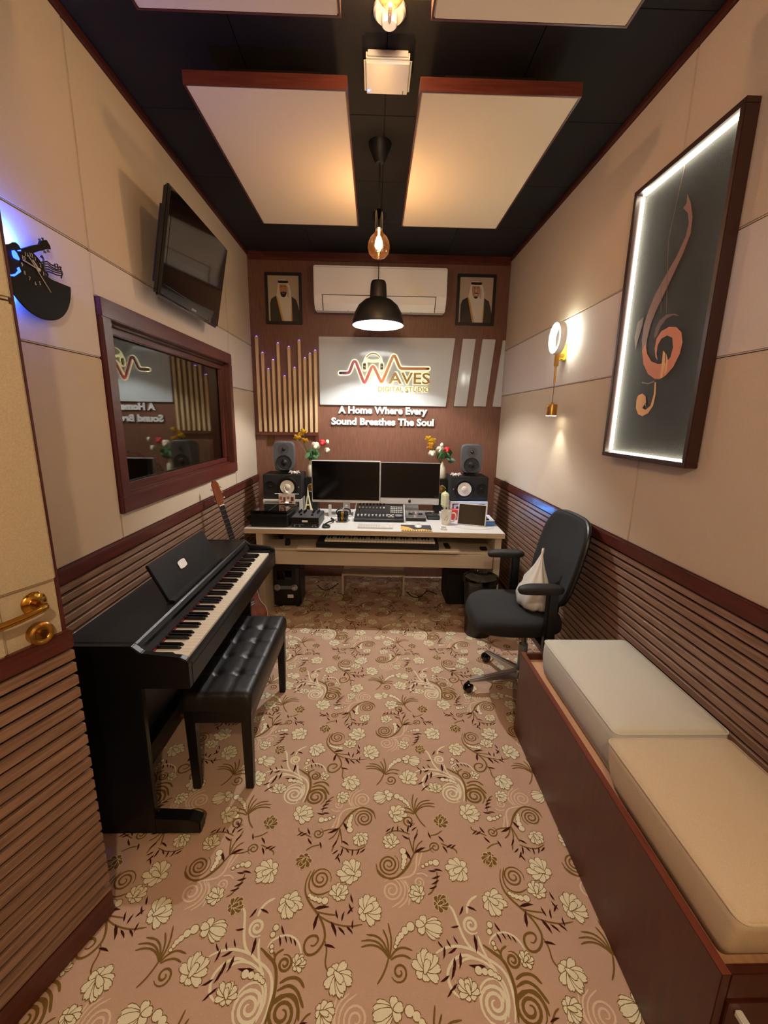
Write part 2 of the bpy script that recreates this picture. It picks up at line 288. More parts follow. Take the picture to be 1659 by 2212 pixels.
CARPET=[('l','C',0.008,[[0.341,-0.029],[0.35,-0.006],[0.355,0.02],[0.355,0.048],[0.346,0.08],[0.321,0.102],[0.293,0.115],[0.273,0.131],[0.247,0.139],[0.216,0.145],[0.18,0.142],[0.154,0.132],[0.139,0.12]]),('l','C',0.007,[[0.326,-0.019],[0.34,0.012],[0.339,0.045],[0.327,0.069],[0.307,0.093],[0.28,0.109],[0.25,0.115],[0.225,0.109],[0.21,0.094]]),('l','C',0.008,[[0.269,0.112],[0.24,0.123],[0.207,0.117],[0.184,0.097],[0.173,0.076],[0.176,0.053],[0.184,0.036],[0.204,0.022]]),('l','C',0.008,[[0.273,0.128],[0.252,0.144],[0.238,0.171],[0.231,0.199],[0.225,0.225],[0.219,0.247],[0.204,0.263]]),('s','C',0.009,0.271,0.201,0.004,0.027,1.8,20,1),('l','C',0.008,[[0.265,0.232],[0.27,0.255],[0.285,0.274],[0.31,0.286]]),('l','C',0.007,[[0.287,0.171],[0.289,0.147],[0.296,0.127],[0.306,0.102],[0.323,0.081]]),('l','C',0.006,[[0.317,0.147],[0.326,0.164],[0.35,0.177],[0.376,0.18],[0.402,0.169],[0.416,0.152],[0.425,0.129]]),('s','C',0.009,0.299,0.01,0.007,0.047,2.6,90,1),('l','C',0.006,[[0.256,0.019],[0.262,0.044],[0.283,0.062],[0.311,0.066],[0.327,0.054],[0.334,0.029],[0.328,-0.004],[0.313,-0.029]]),('l','C',0.006,[[0.284,0.043],[0.307,0.05],[0.322,0.037],[0.324,0.012]]),('l','O',0.009,[[0.351,-0.03],[0.358,0.007],[0.365,0.045],[0.359,0.086],[0.347,0.111],[0.324,0.127],[0.297,0.147]]),('s','O',0.009,0.393,-0.003,0.008,0.045,2.4,90,-1),('l','O',0.008,[[0.373,0.062],[0.398,0.075],[0.428,0.073],[0.446,0.051]]),('l','O',0.008,[[0.369,0.045],[0.4,0.059],[0.426,0.047],[0.44,0.025],[0.45,0.008]]),('l','O',0.008,[[0.365,0.017],[0.392,0.036],[0.422,0.036],[0.437,0.008],[0.441,-0.018]]),('s','O',0.007,0.378,0.107,0.004,0.023,1.8,180,1),('l','O',0.006,[[0.347,0.111],[0.345,0.13],[0.332,0.14]]),('l','O',0.006,[[0.344,0.114],[0.348,0.133],[0.369,0.143]]),('v',0.17,0.129,0.024,250),('v',0.198,0.135,0.024,200),('v',0.195,0.097,0.03,250),('v',0.215,0.109,0.03,250),('v',0.189,0.082,0.028,240),('v',0.164,0.068,0.024,200),('v',0.185,0.047,0.022,210),('v',0.173,0.036,0.02,220),('v',0.267,0.098,0.036,170),('v',0.246,0.243,0.024,230),('v',0.283,0.245,0.024,330),('v',0.218,0.198,0.02,180),('v',0.271,0.151,0.034,260),('v',0.357,0.194,0.022,110),('v',0.35,0.163,0.022,280),('v',0.368,0.168,0.016,290),('v',0.384,0.165,0.016,290),('v',0.398,0.159,0.016,290),('v',0.165,0.15,0.018,120),('v',0.192,0.153,0.018,110),('v',0.215,0.161,0.018,110),('b',0.268,0.084,0.011),('b',0.286,0.081,0.009),('b',0.303,0.078,0.009),('b',0.315,0.072,0.007),('b',0.324,0.066,0.006),('b',0.332,0.2,0.009),('b',0.326,0.181,0.008),('b',0.33,0.15,0.006),('b',0.333,0.138,0.005),('f','c',0.355,0.273,0.046,-40),('f','o',0.177,0.261,0.03,20),('f','c',0.111,0.086,0.046,60),('f','c',0.23,0.035,0.032,100),('f','c',0.416,0.105,0.024,40),('l','O',0.0055,[[-0.034,0.056],[-0.017,0.076],[-0.005,0.1],[0.001,0.118]]),('l','O',0.0055,[[0.001,0.115],[-0.008,0.131],[-0.032,0.148],[-0.06,0.151],[-0.084,0.145]]),('l','O',0.0055,[[0.001,0.115],[-0.004,0.128],[-0.024,0.154],[-0.052,0.164],[-0.084,0.161]]),('l','O',0.0055,[[0.001,0.115],[-0.008,0.151],[-0.032,0.174],[-0.068,0.178]]),('l','O',0.0055,[[0.001,0.115],[0.001,0.16],[-0.015,0.191]]),('l','O',0.0055,[[0.003,0.115],[0.013,0.16],[0.002,0.209]]),('l','O',0.0055,[[0.005,0.115],[0.019,0.134],[0.044,0.145],[0.075,0.135]]),('l','O',0.0055,[[0.007,0.112],[0.023,0.121],[0.047,0.124],[0.069,0.114]]),('s','O',0.006,0.032,0.083,0.004,0.026,1.6,60,-1),('b',0.023,0.145,0.005),('b',0.028,0.155,0.006),('b',0.033,0.165,0.008),('b',0.042,0.174,0.009),('b',0.055,0.187,0.011),('b',0.074,0.198,0.013),('f','t',0.118,0.201,0.05,-15),('s','O',0.006,0.01,0.394,0.006,0.04,2.6,200,1),('l','O',0.006,[[-0.036,0.397],[-0.03,0.361],[0.006,0.344],[0.043,0.349],[0.083,0.386],[0.1,0.424],[0.116,0.443]]),('l','O',0.006,[[-0.033,0.378],[-0.012,0.352],[0.024,0.34],[0.063,0.369],[0.091,0.405],[0.106,0.433]]),('l','O',0.0035,[[0.106,0.433],[0.099,0.463],[0.092,0.499]]),('l','O',0.0035,[[0.106,0.433],[0.107,0.473],[0.122,0.504],[0.13,0.53]]),('l','O',0.0035,[[0.108,0.433],[0.124,0.468],[0.145,0.483]]),('l','O',0.0035,[[0.116,0.438],[0.16,0.442],[0.182,0.457]]),('l','O',0.0035,[[0.001,0.51],[0.032,0.526],[0.068,0.523],[0.097,0.509]]),('l','O',0.0035,[[0.178,0.503],[0.204,0.508],[0.227,0.524]]),('l','O',0.0035,[[0.214,0.472],[0.242,0.459],[0.269,0.446],[0.269,0.432]]),('l','O',0.0035,[[0.184,0.367],[0.181,0.333],[0.158,0.299],[0.142,0.291]]),('s','P',0.006,0.018,0.307,0.006,0.038,2.2,60,1),('l','P',0.005,[[0.047,0.342],[0.068,0.317],[0.057,0.276],[0.016,0.253]]),('l','P',0.005,[[0.056,0.342],[0.079,0.313],[0.069,0.272],[0.038,0.251]]),('l','P',0.005,[[0.065,0.34],[0.085,0.3],[0.073,0.26]]),('l','P',0.007,[[0.029,0.343],[0.066,0.347],[0.094,0.355],[0.11,0.377],[0.114,0.414],[0.121,0.438]]),('l','P',0.005,[[0.118,0.386],[0.128,0.414],[0.138,0.438]]),('s','P',0.006,0.115,0.331,0.003,0.019,1.5,120,-1),('l','P',0.005,[[0.108,0.359],[0.132,0.363],[0.149,0.35]]),('b',0.065,0.443,0.012),('b',0.069,0.422,0.011),('b',0.068,0.405,0.009),('b',0.064,0.393,0.008),('b',0.061,0.382,0.006),('b',0.184,0.399,0.012),('b',0.165,0.399,0.008),('b',0.15,0.393,0.007),('b',0.135,0.386,0.006),('s','O',0.005,0.189,0.457,0.003,0.022,1.7,0,1),('v',0.032,0.531,0.02,60),('v',0.053,0.534,0.02,80),('v',0.014,0.526,0.02,30),('v',0.068,0.525,0.018,-60),('v',0.094,0.531,0.024,70),('v',0.108,0.547,0.022,50),('v',0.117,0.53,0.02,30),('v',0.122,0.498,0.024,50),('v',0.081,0.499,0.024,140),('v',0.102,0.561,0.02,110),('v',0.086,0.433,0.034,110),('v',0.131,0.443,0.036,20),('v',0.176,0.506,0.022,100),('v',0.216,0.487,0.024,300),('v',0.225,0.447,0.024,290),('v',0.247,0.459,0.022,20),('v',0.261,0.456,0.02,30),('v',0.168,0.372,0.022,170),('v',0.189,0.37,0.024,-20),('v',0.177,0.35,0.024,190),('v',0.172,0.333,0.024,200),('v',0.163,0.316,0.022,190),('f','c',0.023,0.474,0.034,110),('f','c',0.27,0.376,0.048,200),('f','c',0.111,0.292,0.032,160),('f','o',0.224,0.557,0.032,60),('s','O',0.006,0.457,0.347,0.006,0.038,2.3,90,-1),('l','O',0.007,[[0.418,0.374],[0.405,0.339],[0.408,0.301],[0.426,0.273],[0.449,0.249],[0.468,0.23],[0.489,0.193],[0.493,0.162],[0.468,0.129],[0.439,0.126],[0.427,0.149],[0.436,0.173],[0.463,0.179],[0.474,0.165],[0.46,0.149],[0.449,0.152]]),('l','O',0.005,[[0.431,0.379],[0.415,0.339],[0.423,0.305],[0.459,0.292],[0.496,0.308]]),('l','O',0.0035,[[0.448,0.245],[0.484,0.237],[0.521,0.233]]),('l','O',0.0035,[[0.458,0.237],[0.49,0.218],[0.52,0.207],[0.567,0.199],[0.609,0.206]]),('l','O',0.0035,[[0.493,0.162],[0.502,0.138],[0.498,0.103],[0.514,0.084]]),('b',0.426,0.293,0.006),('b',0.435,0.286,0.007),('b',0.447,0.282,0.008),('b',0.461,0.278,0.009),('b',0.48,0.276,0.011),('v',0.472,0.252,0.036,0),('v',0.461,0.215,0.036,70),('v',0.525,0.237,0.022,100),('v',0.514,0.193,0.034,290),('v',0.541,0.187,0.024,310),('v',0.567,0.189,0.022,310),('v',0.546,0.229,0.022,70),('v',0.57,0.255,0.022,110),('v',0.572,0.283,0.022,100),('v',0.579,0.206,0.02,80),('v',0.508,0.146,0.026,-20),('v',0.569,0.244,0.022,40),('f','c',0.523,0.296,0.034,70),('f','c',0.568,0.364,0.048,150),('f','c',0.621,0.243,0.048,30),('f','c',0.536,0.078,0.046,-50),('f','c',0.043,0.599,0.044,10),('s','O',0.006,0.605,0.579,0.006,0.04,2.6,380,1),('l','O',0.006,[[0.651,0.576],[0.645,0.612],[0.609,0.629],[0.572,0.624],[0.532,0.587],[0.515,0.549],[0.499,0.53]]),('l','O',0.006,[[0.648,0.595],[0.627,0.621],[0.591,0.633],[0.552,0.604],[0.524,0.568],[0.509,0.54]]),('l','O',0.0035,[[0.509,0.54],[0.516,0.51],[0.523,0.474]]),('l','O',0.0035,[[0.509,0.54],[0.508,0.5],[0.493,0.469],[0.485,0.443]]),('l','O',0.0035,[[0.507,0.54],[0.491,0.505],[0.47,0.49]]),('l','O',0.0035,[[0.499,0.535],[0.455,0.531],[0.433,0.516]]),('l','O',0.0035,[[0.614,0.463],[0.583,0.447],[0.547,0.45],[0.518,0.464]]),('l','O',0.0035,[[0.437,0.47],[0.411,0.465],[0.388,0.449]]),('l','O',0.0035,[[0.401,0.501],[0.373,0.514],[0.346,0.527],[0.346,0.541]]),('l','O',0.0035,[[0.431,0.606],[0.434,0.64],[0.457,0.674],[0.473,0.682]]),('s','P',0.006,0.597,0.666,0.006,0.038,2.2,240,1),('l','P',0.005,[[0.568,0.631],[0.547,0.656],[0.558,0.697],[0.599,0.72]]),('l','P',0.005,[[0.559,0.631],[0.536,0.66],[0.546,0.701],[0.577,0.722]]),('l','P',0.005,[[0.55,0.633],[0.53,0.673],[0.542,0.713]]),('l','P',0.007,[[0.586,0.63],[0.549,0.626],[0.521,0.618],[0.505,0.596],[0.501,0.559],[0.494,0.535]]),('l','P',0.005,[[0.497,0.587],[0.487,0.559],[0.477,0.535]]),('s','P',0.006,0.5,0.642,0.003,0.019,1.5,300,-1),('l','P',0.005,[[0.507,0.614],[0.483,0.61],[0.466,0.623]]),('b',0.55,0.53,0.012),('b',0.546,0.551,0.011),('b',0.547,0.568,0.009),('b',0.551,0.58,0.008),('b',0.554,0.591,0.006),('b',0.431,0.574,0.012),('b',0.45,0.574,0.008),('b',0.465,0.58,0.007),('b',0.48,0.587,0.006),('s','O',0.005,0.426,0.516,0.003,0.022,1.7,180,1),('v',0.583,0.442,0.02,240),('v',0.562,0.439,0.02,260),('v',0.601,0.447,0.02,210),('v',0.547,0.448,0.018,120),('v',0.521,0.442,0.024,250),('v',0.507,0.426,0.022,230),('v',0.498,0.443,0.02,210),('v',0.493,0.475,0.024,230),('v',0.534,0.474,0.024,320),('v',0.513,0.412,0.02,290),('v',0.529,0.54,0.034,290),('v',0.484,0.53,0.036,200),('v',0.439,0.467,0.022,280),('v',0.399,0.486,0.024,480),('v',0.39,0.526,0.024,470),('v',0.368,0.514,0.022,200),('v',0.354,0.517,0.02,210),('v',0.447,0.601,0.022,350),('v',0.426,0.603,0.024,160),('v',0.438,0.623,0.024,370),('v',0.443,0.64,0.024,380),('v',0.452,0.657,0.022,370),('f','c',0.592,0.499,0.034,290),('f','c',0.345,0.597,0.048,380),('f','c',0.504,0.681,0.032,340),('f','o',0.391,0.416,0.032,240),('l','O',0.0055,[[0.163,0.54],[0.146,0.56],[0.134,0.584],[0.128,0.602]]),('l','O',0.0055,[[0.128,0.599],[0.137,0.615],[0.161,0.632],[0.189,0.635],[0.213,0.629]]),('l','O',0.0055,[[0.128,0.599],[0.133,0.612],[0.153,0.638],[0.181,0.648],[0.213,0.645]]),('l','O',0.0055,[[0.128,0.599],[0.137,0.635],[0.161,0.658],[0.197,0.662]]),('l','O',0.0055,[[0.128,0.599],[0.128,0.644],[0.144,0.675]]),('l','O',0.0055,[[0.126,0.599],[0.116,0.644],[0.127,0.693]]),('l','O',0.0055,[[0.124,0.599],[0.11,0.618],[0.085,0.629],[0.054,0.619]]),('l','O',0.0055,[[0.122,0.596],[0.106,0.605],[0.082,0.608],[0.06,0.598]]),('s','O',0.006,0.097,0.567,0.004,0.026,1.6,120,1),('b',0.106,0.629,0.005),('b',0.101,0.639,0.006),('b',0.096,0.649,0.008),('b',0.087,0.658,0.009),('b',0.074,0.671,0.011),('b',0.055,0.682,0.013),('f','t',0.011,0.685,0.05,195)]
CLEF=[('s',[[1.832,2.465],[1.804,2.422],[1.782,2.367],[1.778,2.309],[1.804,2.249],[1.868,2.153],[1.927,2.065],[1.949,2.016],[1.959,1.963],[1.956,1.9],[1.981,1.904],[1.998,1.963],[1.998,2.026],[1.981,2.077],[1.949,2.137],[1.898,2.194],[1.842,2.25],[1.804,2.307],[1.798,2.351],[1.812,2.391],[1.845,2.422],[1.829,2.432]]),('o',[[1.985,1.918],[1.962,1.859],[1.918,1.811],[1.866,1.786],[1.832,1.782],[1.798,1.793],[1.76,1.822],[1.733,1.869],[1.728,1.911],[1.743,1.95],[1.777,1.975],[1.823,1.985],[1.868,1.977],[1.894,1.952],[1.896,1.912],[1.882,1.876],[1.864,1.86],[1.879,1.889],[1.879,1.923],[1.861,1.946],[1.826,1.953],[1.792,1.938],[1.779,1.9],[1.785,1.863],[1.81,1.844],[1.858,1.845],[1.907,1.862],[1.944,1.898],[1.967,1.944]]),('t',[[1.838,1.897],[1.819,1.881],[1.812,1.827],[1.817,1.785],[1.831,1.786],[1.833,1.83]]),('t',[[1.814,1.88],[1.797,1.852],[1.795,1.809],[1.806,1.794],[1.809,1.84]]),('d',[[1.91,1.995],[1.89,2.024],[1.851,2.038],[1.799,2.03],[1.767,2.013],[1.808,2.026],[1.847,2.021],[1.878,1.995],[1.892,1.965],[1.912,1.955]]),('t',[[1.976,1.7],[1.969,1.722],[1.94,1.73],[1.912,1.716],[1.903,1.69],[1.915,1.676],[1.924,1.666],[1.899,1.658],[1.868,1.675],[1.857,1.723],[1.863,1.772],[1.854,1.771],[1.845,1.723],[1.851,1.674],[1.878,1.643],[1.916,1.631],[1.949,1.64],[1.971,1.667]]),('s',[[1.954,1.781],[1.908,1.772],[1.87,1.778],[1.863,1.773],[1.907,1.767],[1.951,1.775]]),('d',[[2.047,2.05],[2.007,2.063],[2.009,2.021],[2.027,1.968],[2.036,1.926],[2.057,1.987]]),('l',[[1.874,2.584],[1.87,2.582],[1.907,2.334],[1.85,2.041],[1.854,2.042],[1.911,2.335]]),('l',[[1.916,2.18],[1.913,2.179],[1.885,2.049],[1.888,2.05]])]
WAVE=[[0.816,2.009],[0.887,2.01],[0.904,2.022],[0.93,2.092],[0.94,2.111],[0.953,2.115],[0.965,2.104],[1.027,1.945],[1.039,1.927],[1.052,1.935],[1.101,2.055],[1.116,2.077],[1.132,2.066],[1.187,1.952],[1.201,1.933],[1.213,1.949],[1.297,2.154],[1.308,2.171],[1.324,2.166],[1.361,2.078],[1.377,2.06],[1.4,2.058],[1.634,2.062]]
CLK={'low':[[1.423,1.999],[1.451,2.005],[1.496,2.027],[1.521,2.038],[1.554,2.045],[1.589,2.051],[1.6,2.049],[1.621,2.066],[1.646,2.066],[1.664,2.067],[1.678,2.077]],'ctr':[[1.494,2.101],[1.547,2.108],[1.558,2.103],[1.573,2.094],[1.583,2.083],[1.587,2.069],[1.589,2.051],[1.553,2.039],[1.495,2.026],[1.482,2.05],[1.482,2.078]],'guitar':[[1.426,2.093],[1.44,2.095],[1.451,2.1],[1.465,2.11],[1.479,2.114],[1.489,2.111],[1.495,2.104],[1.498,2.102],[1.492,2.089],[1.494,2.073],[1.486,2.052],[1.485,2.038],[1.472,2.023],[1.452,2.013],[1.434,2.01],[1.426,2.011],[1.425,2.039]],'neck':[[1.494,2.101],[1.552,2.132],[1.584,2.147],[1.584,2.129],[1.547,2.108],[1.492,2.082]],'head':[[1.581,2.146],[1.588,2.158],[1.616,2.171],[1.629,2.158],[1.63,2.148],[1.608,2.141],[1.588,2.129],[1.582,2.13]],'hole':[[1.455,2.083],[1.466,2.088],[1.474,2.083],[1.482,2.069],[1.479,2.064],[1.468,2.063],[1.458,2.064],[1.454,2.072]],'moon':[[1.426,2.011],[1.44,2.012],[1.455,2.019],[1.467,2.031],[1.465,2.038],[1.475,2.044],[1.48,2.032],[1.465,2.021],[1.45,2.01],[1.433,2.006]],'hole2':[[1.478,2.092],[1.492,2.098],[1.492,2.094],[1.479,2.09]],'h1':[[1.555,2.061],[1.492,2.069]],'h2':[[1.555,2.061],[1.533,2.083]],'h3':[[1.516,2.091],[1.596,2.004]],'st1':[[1.581,2.092],[1.608,2.103],[1.625,2.099],[1.648,2.099],[1.675,2.106]],'st2':[[1.584,2.087],[1.609,2.096],[1.626,2.092],[1.648,2.091],[1.673,2.099]],'st3':[[1.587,2.081],[1.61,2.088],[1.627,2.086],[1.65,2.087],[1.677,2.093]],'st4':[[1.59,2.075],[1.61,2.08],[1.628,2.079],[1.649,2.081],[1.678,2.087]],'st5':[[1.593,2.068],[1.611,2.072],[1.629,2.073],[1.647,2.073],[1.671,2.078]],'clef':[[1.598,2.052],[1.602,2.062],[1.593,2.068],[1.59,2.085],[1.592,2.106],[1.587,2.113],[1.582,2.108]],'n1':[[1.642,2.106],[1.657,2.111],[1.658,2.095]],'n2':[[1.642,2.106],[1.645,2.095]],'n3':[[1.668,2.108],[1.675,2.084],[1.667,2.069]],'ctr0':[[1.555,2.061]],'nums':[[1.514,2.092],[1.534,2.097],[1.554,2.092],[1.571,2.078],[1.58,2.056],[1.557,2.02],[1.537,2.014],[1.515,2.022],[1.497,2.033],[1.491,2.055],[1.5,2.078]]}
PEGS=[[[1.588,2.157],[1.586,2.164]],[[1.603,2.166],[1.6,2.172]],[[1.602,2.135],[1.604,2.127]],[[1.618,2.143],[1.621,2.135]]]
# ================================================================ the room
# ---- floor with woven pattern
fl = struct(box_part('floor', (-.02, W+.02, YF, D, -.06, 0), 'carpet'))
def carpet():
    mb = MB(); rz = random.Random(3); lay = [0]
    COLI = {'C': 0, 'O': 1, 'D': 2, 'P': 3}
    def ribbon(pts, w, k, z, taper=True):
        n = len(pts); L = []; R = []
        for i, q in enumerate(pts):
            t = (pts[min(i+1, n-1)]-pts[max(i-1, 0)])
            if t.length < 1e-7: t = Vector((1, 0))
            t.normalize(); nn = Vector((-t.y, t.x)); f = i/(n-1)
            ww = w*.5*(min(1, .35+3.2*min(f, 1-f)) if taper else 1)
            L.append(q+nn*ww); R.append(q-nn*ww)
        mb.k = k
        mb.add([(q.x, q.y, z) for q in L]+[(q.x, q.y, z) for q in R], [(i, n+i, n+i+1, i+1) for i in range(n-1)])
    def blob(pts, k, z): mb.k = k; mb.add([(x, y, z) for x, y in pts], [tuple(range(len(pts)))])
    def petal(cx, cy, L, w, a, kin, kout, z, s=1.14):
        ca, sa = math.cos(a), math.sin(a)
        sh = [(0,.1),(.3,.36),(.62,.5),(.86,.42),(1,.16),(.93,0),(1,-.2),(.85,-.44),(.58,-.48),(.25,-.34),(0,-.1)]
        for kk, e, zz in ((kout, .0017, z), (kin, 0, z+.00005)):
            pts = []
            for u, v in sh:
                x = u*L+(e if u > .5 else -e); y = v*w+(e if v > 0 else -e); pts.append((cx+x*ca-y*sa, cy+x*sa+y*ca))
            blob(pts, kk, zz)
    for s in CARPET:
        lay[0] += 1; z0 = .0006+.000004*(lay[0] % 40)
        if s[0] == 'l':
            pts = smooth_pts([Vector((q[0], q[1])) for q in s[3]], 2); ribbon(pts, max(s[2], .0048), COLI[s[1]], z0)
        elif s[0] == 's':
            _, c, w, x, y, r0, r1, t, a0, d = s; n = int(16*t); pts = []
            for i in range(n+1):
                f = i/n; a = math.radians(a0)+d*2*PI*t*f; r = r0+(r1-r0)*f
                pts.append(Vector((x+r*math.cos(a), y+r*math.sin(a))))
            ribbon(pts, w, COLI[c], z0)
        elif s[0] == 'b':
            _, x, y, r = s
            for rr, k, dz in ((r+.0022, 1, 0), (r, 0, .00005)):
                blob([(x+rr*math.cos(2*PI*i/9), y+rr*math.sin(2*PI*i/9)) for i in range(9)], k, z0+.0003+dz)
        elif s[0] == 'v':
            _, x, y, l, a = s; l *= 1.45; a = math.radians(a); ca, sa = math.cos(a), math.sin(a)
            pts = [(-.5,0),(-.2,.16),(.15,.2),(.5,.1),(.15,.03),(-.2,-.04)]
            blob([(x+l*(u*ca-v*sa), y+l*(u*sa+v*ca)) for u, v in pts], 2, z0+.0002)
        elif s[0] == 'f':
            _, kd, x, y, r, rot = s; a0 = math.radians(rot); kin, kout = (0, 1) if kd != 'o' else (1, 3); zz = z0+.0003
            if kd == 't':
                for i, (da, L) in enumerate(((-.55, 1), (.55, 1), (-.28, 1.15), (.28, 1.15), (0, 1.2))): petal(x, y, r*L, r*.5, a0+da, kin, kout, zz+.0001*i)
                for i, da in enumerate((1.9, -1.9, PI)): petal(x, y, r*.55, r*.45, a0+da, kin, kout, zz+.0006+.0001*i)
            else:
                for i, (da, L) in enumerate(((2.6, .62), (-2.6, .62), (1.65, .9), (-1.65, .9), (.95, 1.0), (-.95, 1.0), (.42, 1.15), (-.42, 1.1), (0, .95))):
                    petal(x, y, r*(L+.16*(rz.random()-.5)), r*.5, a0+da+.22*(rz.random()-.5), kin, kout, zz+.0001*i)
                petal(x-.22*r*math.cos(a0), y-.22*r*math.sin(a0), r*.8, r*.4, a0+.1, kin, kout, zz+.0012)
    px, py = .69, .684; out = MB()
    for i in range(-3, 4):
        for j in range(-4, 6):
            ox, oy = 1.2+i*px, .85+j*py
            if ox > W+.5 or ox < -1.0: continue
            vm = {}
            for f, k in zip(mb.f, mb.mi):
                q = [mb.v[t] for t in f]
                if min(t[0] for t in q)+ox < .005 or max(t[0] for t in q)+ox > W-.005: continue
                if min(t[1] for t in q)+oy < YF+.01 or max(t[1] for t in q)+oy > D-.01: continue
                ids = []
                for t in f:
                    if t not in vm: vm[t] = len(out.v); out.v.append((mb.v[t][0]+ox, mb.v[t][1]+oy, mb.v[t][2]))
                    ids.append(vm[t])
                out.f.append(tuple(ids)); out.mi.append(k)
    me = bpy.data.meshes.new('carpet_pattern'); me.from_pydata(out.v, [], out.f)
    for n in ('carpet_cream', 'carpet_olive', 'carpet_dark', 'carpet_pink'): me.materials.append(MATS[n])
    me.polygons.foreach_set('material_index', out.mi); me.update()
    # make every face point up
    bm = bmesh.new(); bm.from_mesh(me)
    for f in bm.faces:
        if f.normal.z < 0: f.normal_flip()
    bm.to_mesh(me); bm.free()
    o = bpy.data.objects.new('woven_pattern', me); COL.objects.link(o); o.parent = fl; stuff(o)
carpet()
# ---- ceiling with tiles
ce = struct(box_part('ceiling', (-.1, W+.1, YF, D+.1, H+.006, H+.1), 'gap_black'))
t0 = None; nx = 4; tw = W/nx; ty = .585
for i in range(nx):
    for j in range(9):
        y0 = D-(j+1)*ty
        if y0+ty < YF: continue
        if t0 is None: t0 = box_part('ceiling_tile', (.0015, tw-.0015, .0015, ty-.0015, -.004, .006), 'ceiling_black', ce, loc=(i*tw, y0, H), bevel=.0015, seg=1)
        else: share(t0, ce, (i*tw, y0, H))
# ---- walls
DY0, DY1, DH = .25, 1.20, 2.12                   # doorway in the left wall
WY0, WY1, WZ0, WZ1 = 1.955, 3.443, 1.236, 1.994  # window opening
m = MB(); xa, xb = -.16, -.018
for b in ((YF, DY0, 0, H), (DY0, DY1, DH, H), (DY1, WY0, 0, H), (WY0, WY1, 0, WZ0), (WY0, WY1, WZ1, H), (WY1, D+.1, 0, H)):
    m.box(xa, xb, b[0], b[1], b[2], b[3])
wl = struct(part('wall_left', m, 'gap_black'))
wr = struct(box_part('wall_right', (W+.018, W+.14, YF, D+.1, 0, H), 'gap_black'))
wb = struct(box_part('wall_back', (-.018, W+.018, D, D+.1, 0, H), 'veneer'))
wf = struct(box_part('wall_front', (-.1, W+.1, YF-.1, YF, 0, H), 'wall_fabric'))
def panels(side, wall, rects):
    for y0, y1, z0, z1, mt in rects:
        g = .0016
        x = (-.018, 0) if side < 0 else (W, W+.018)
        box_part('fabric_panel', (x[0], x[1], y0+g, y1-g, z0+g, z1-g), mt, wall, bevel=.0045, seg=2)
ZB0, ZB1, ZT = 1.829, 2.236, 2.995
panels(-1, wl, [(DY1+.05, 1.892, HR, ZB0, 'wall_fabric'), (DY1+.05, 1.892, ZB0, ZB1, 'band_fabric'), (DY1+.05, 1.892, ZB1, ZT, 'wall_fabric'),
    (1.892, 3.522, HR, 1.166, 'wall_fabric'), (1.892, 3.522, 2.07, ZB1, 'band_fabric'), (1.892, 3.522, ZB1, ZT, 'wall_fabric'),
    (3.522, D, HR, ZB0, 'wall_fabric'), (3.522, D, ZB0, ZB1, 'band_fabric'), (3.522, D, ZB1, ZT, 'wall_fabric'),
    (YF, DY0-.05, HR, ZB0, 'wall_fabric'), (YF, DY0-.05, ZB0, ZB1, 'band_fabric'), (YF, DY0-.05, ZB1, ZT, 'wall_fabric'), (DY0-.05, DY1+.05, ZB1, ZT, 'wall_fabric')])
panels(1, wr, [(a, b, z0, z1, mt) for a, b in ((YF, .28), (.28, 1.912), (1.912, D)) for z0, z1, mt in ((HR, ZB0, 'wall_fabric'), (ZB0, ZB1, 'band_fabric'), (ZB1, ZT, 'wall_fabric'))])
PITCH, SL = .0395, .0272; NS = 22
def slats(wall, x0, x1, y0, y1):
    s0 = None
    for i in range(NS):
        z = .981-PITCH*i
        if s0 is None: s0 = box_part('slat', (x0, x1, y0, y1, -SL, 0), 'slat_wood', wall, bevel=.001, seg=1, loc=(0, 0, z))
        else: share(s0, wall, (0, 0, z))
slats(wl, -.018, .002, DY1+.05, D); slats(wr, W-.002, W+.018, YF, D)
def trim(n, b, mt='red_wood'): return struct(box_part('trim_%d' % n, b, mt, bevel=.004))
trim(1, (-.018, .016, DY1+.05, D, .992, HR)); trim(2, (W-.016, W+.018, YF, D, .992, HR))
trim(3, (-.018, .012, YF, D, ZT, H-.005)); trim(4, (W-.012, W+.018, YF, D, ZT, H-.005))
trim(5, (.012, W-.012, D-.014, D, 2.955, H-.005), 'red_wood_x')
trim(6, (-.03, .014, DY1, DY1+.05, 0, DH+.05), 'red_wood_z'); trim(7, (-.03, .014, DY0-.05, DY0, 0, DH+.05), 'red_wood_z'); trim(8, (-.03, .014, DY0, DY1, DH, DH+.05))
struct(box_part('baseboard_left', (-.018, .014, DY1+.05, D, 0, .105), 'red_wood', bevel=.004)); struct(box_part('baseboard_right', (W-.014, W+.018, YF, D, 0, .105), 'red_wood', bevel=.004))
# ---- corridor beyond the open door and the recording booth beyond the window
m = MB(); m.box(-1.3, -1.25, .05, 1.15, 0, H).box(-1.3, -.16, .0, .05, 0, H).box(-1.3, -.16, 1.15, 1.19, 0, H).box(-1.3, -.16, .0, 1.19, -.05, 0).box(-1.3, -.16, .0, 1.19, 2.6, 2.65)
struct(part('wall_corridor', m, 'booth_wall'))
for n, b, mt in (('wall_booth_far', (-2.0, -1.95, 1.19, D+.1, 0, 2.8), 'booth_wall'), ('wall_booth_back', (-1.95, -.16, D, D+.1, 0, 2.8), 'booth_wall'), ('wall_booth_front', (-1.95, -.16, 1.19, 1.24, 0, 2.8), 'booth_dark'), ('floor_booth', (-1.95, -.16, 1.24, D, -.05, 0), 'booth_dark'), ('ceiling_booth', (-1.95, -.16, 1.24, D, 2.75, 2.8), 'booth_dark')):
    struct(box_part(n, b, mt))
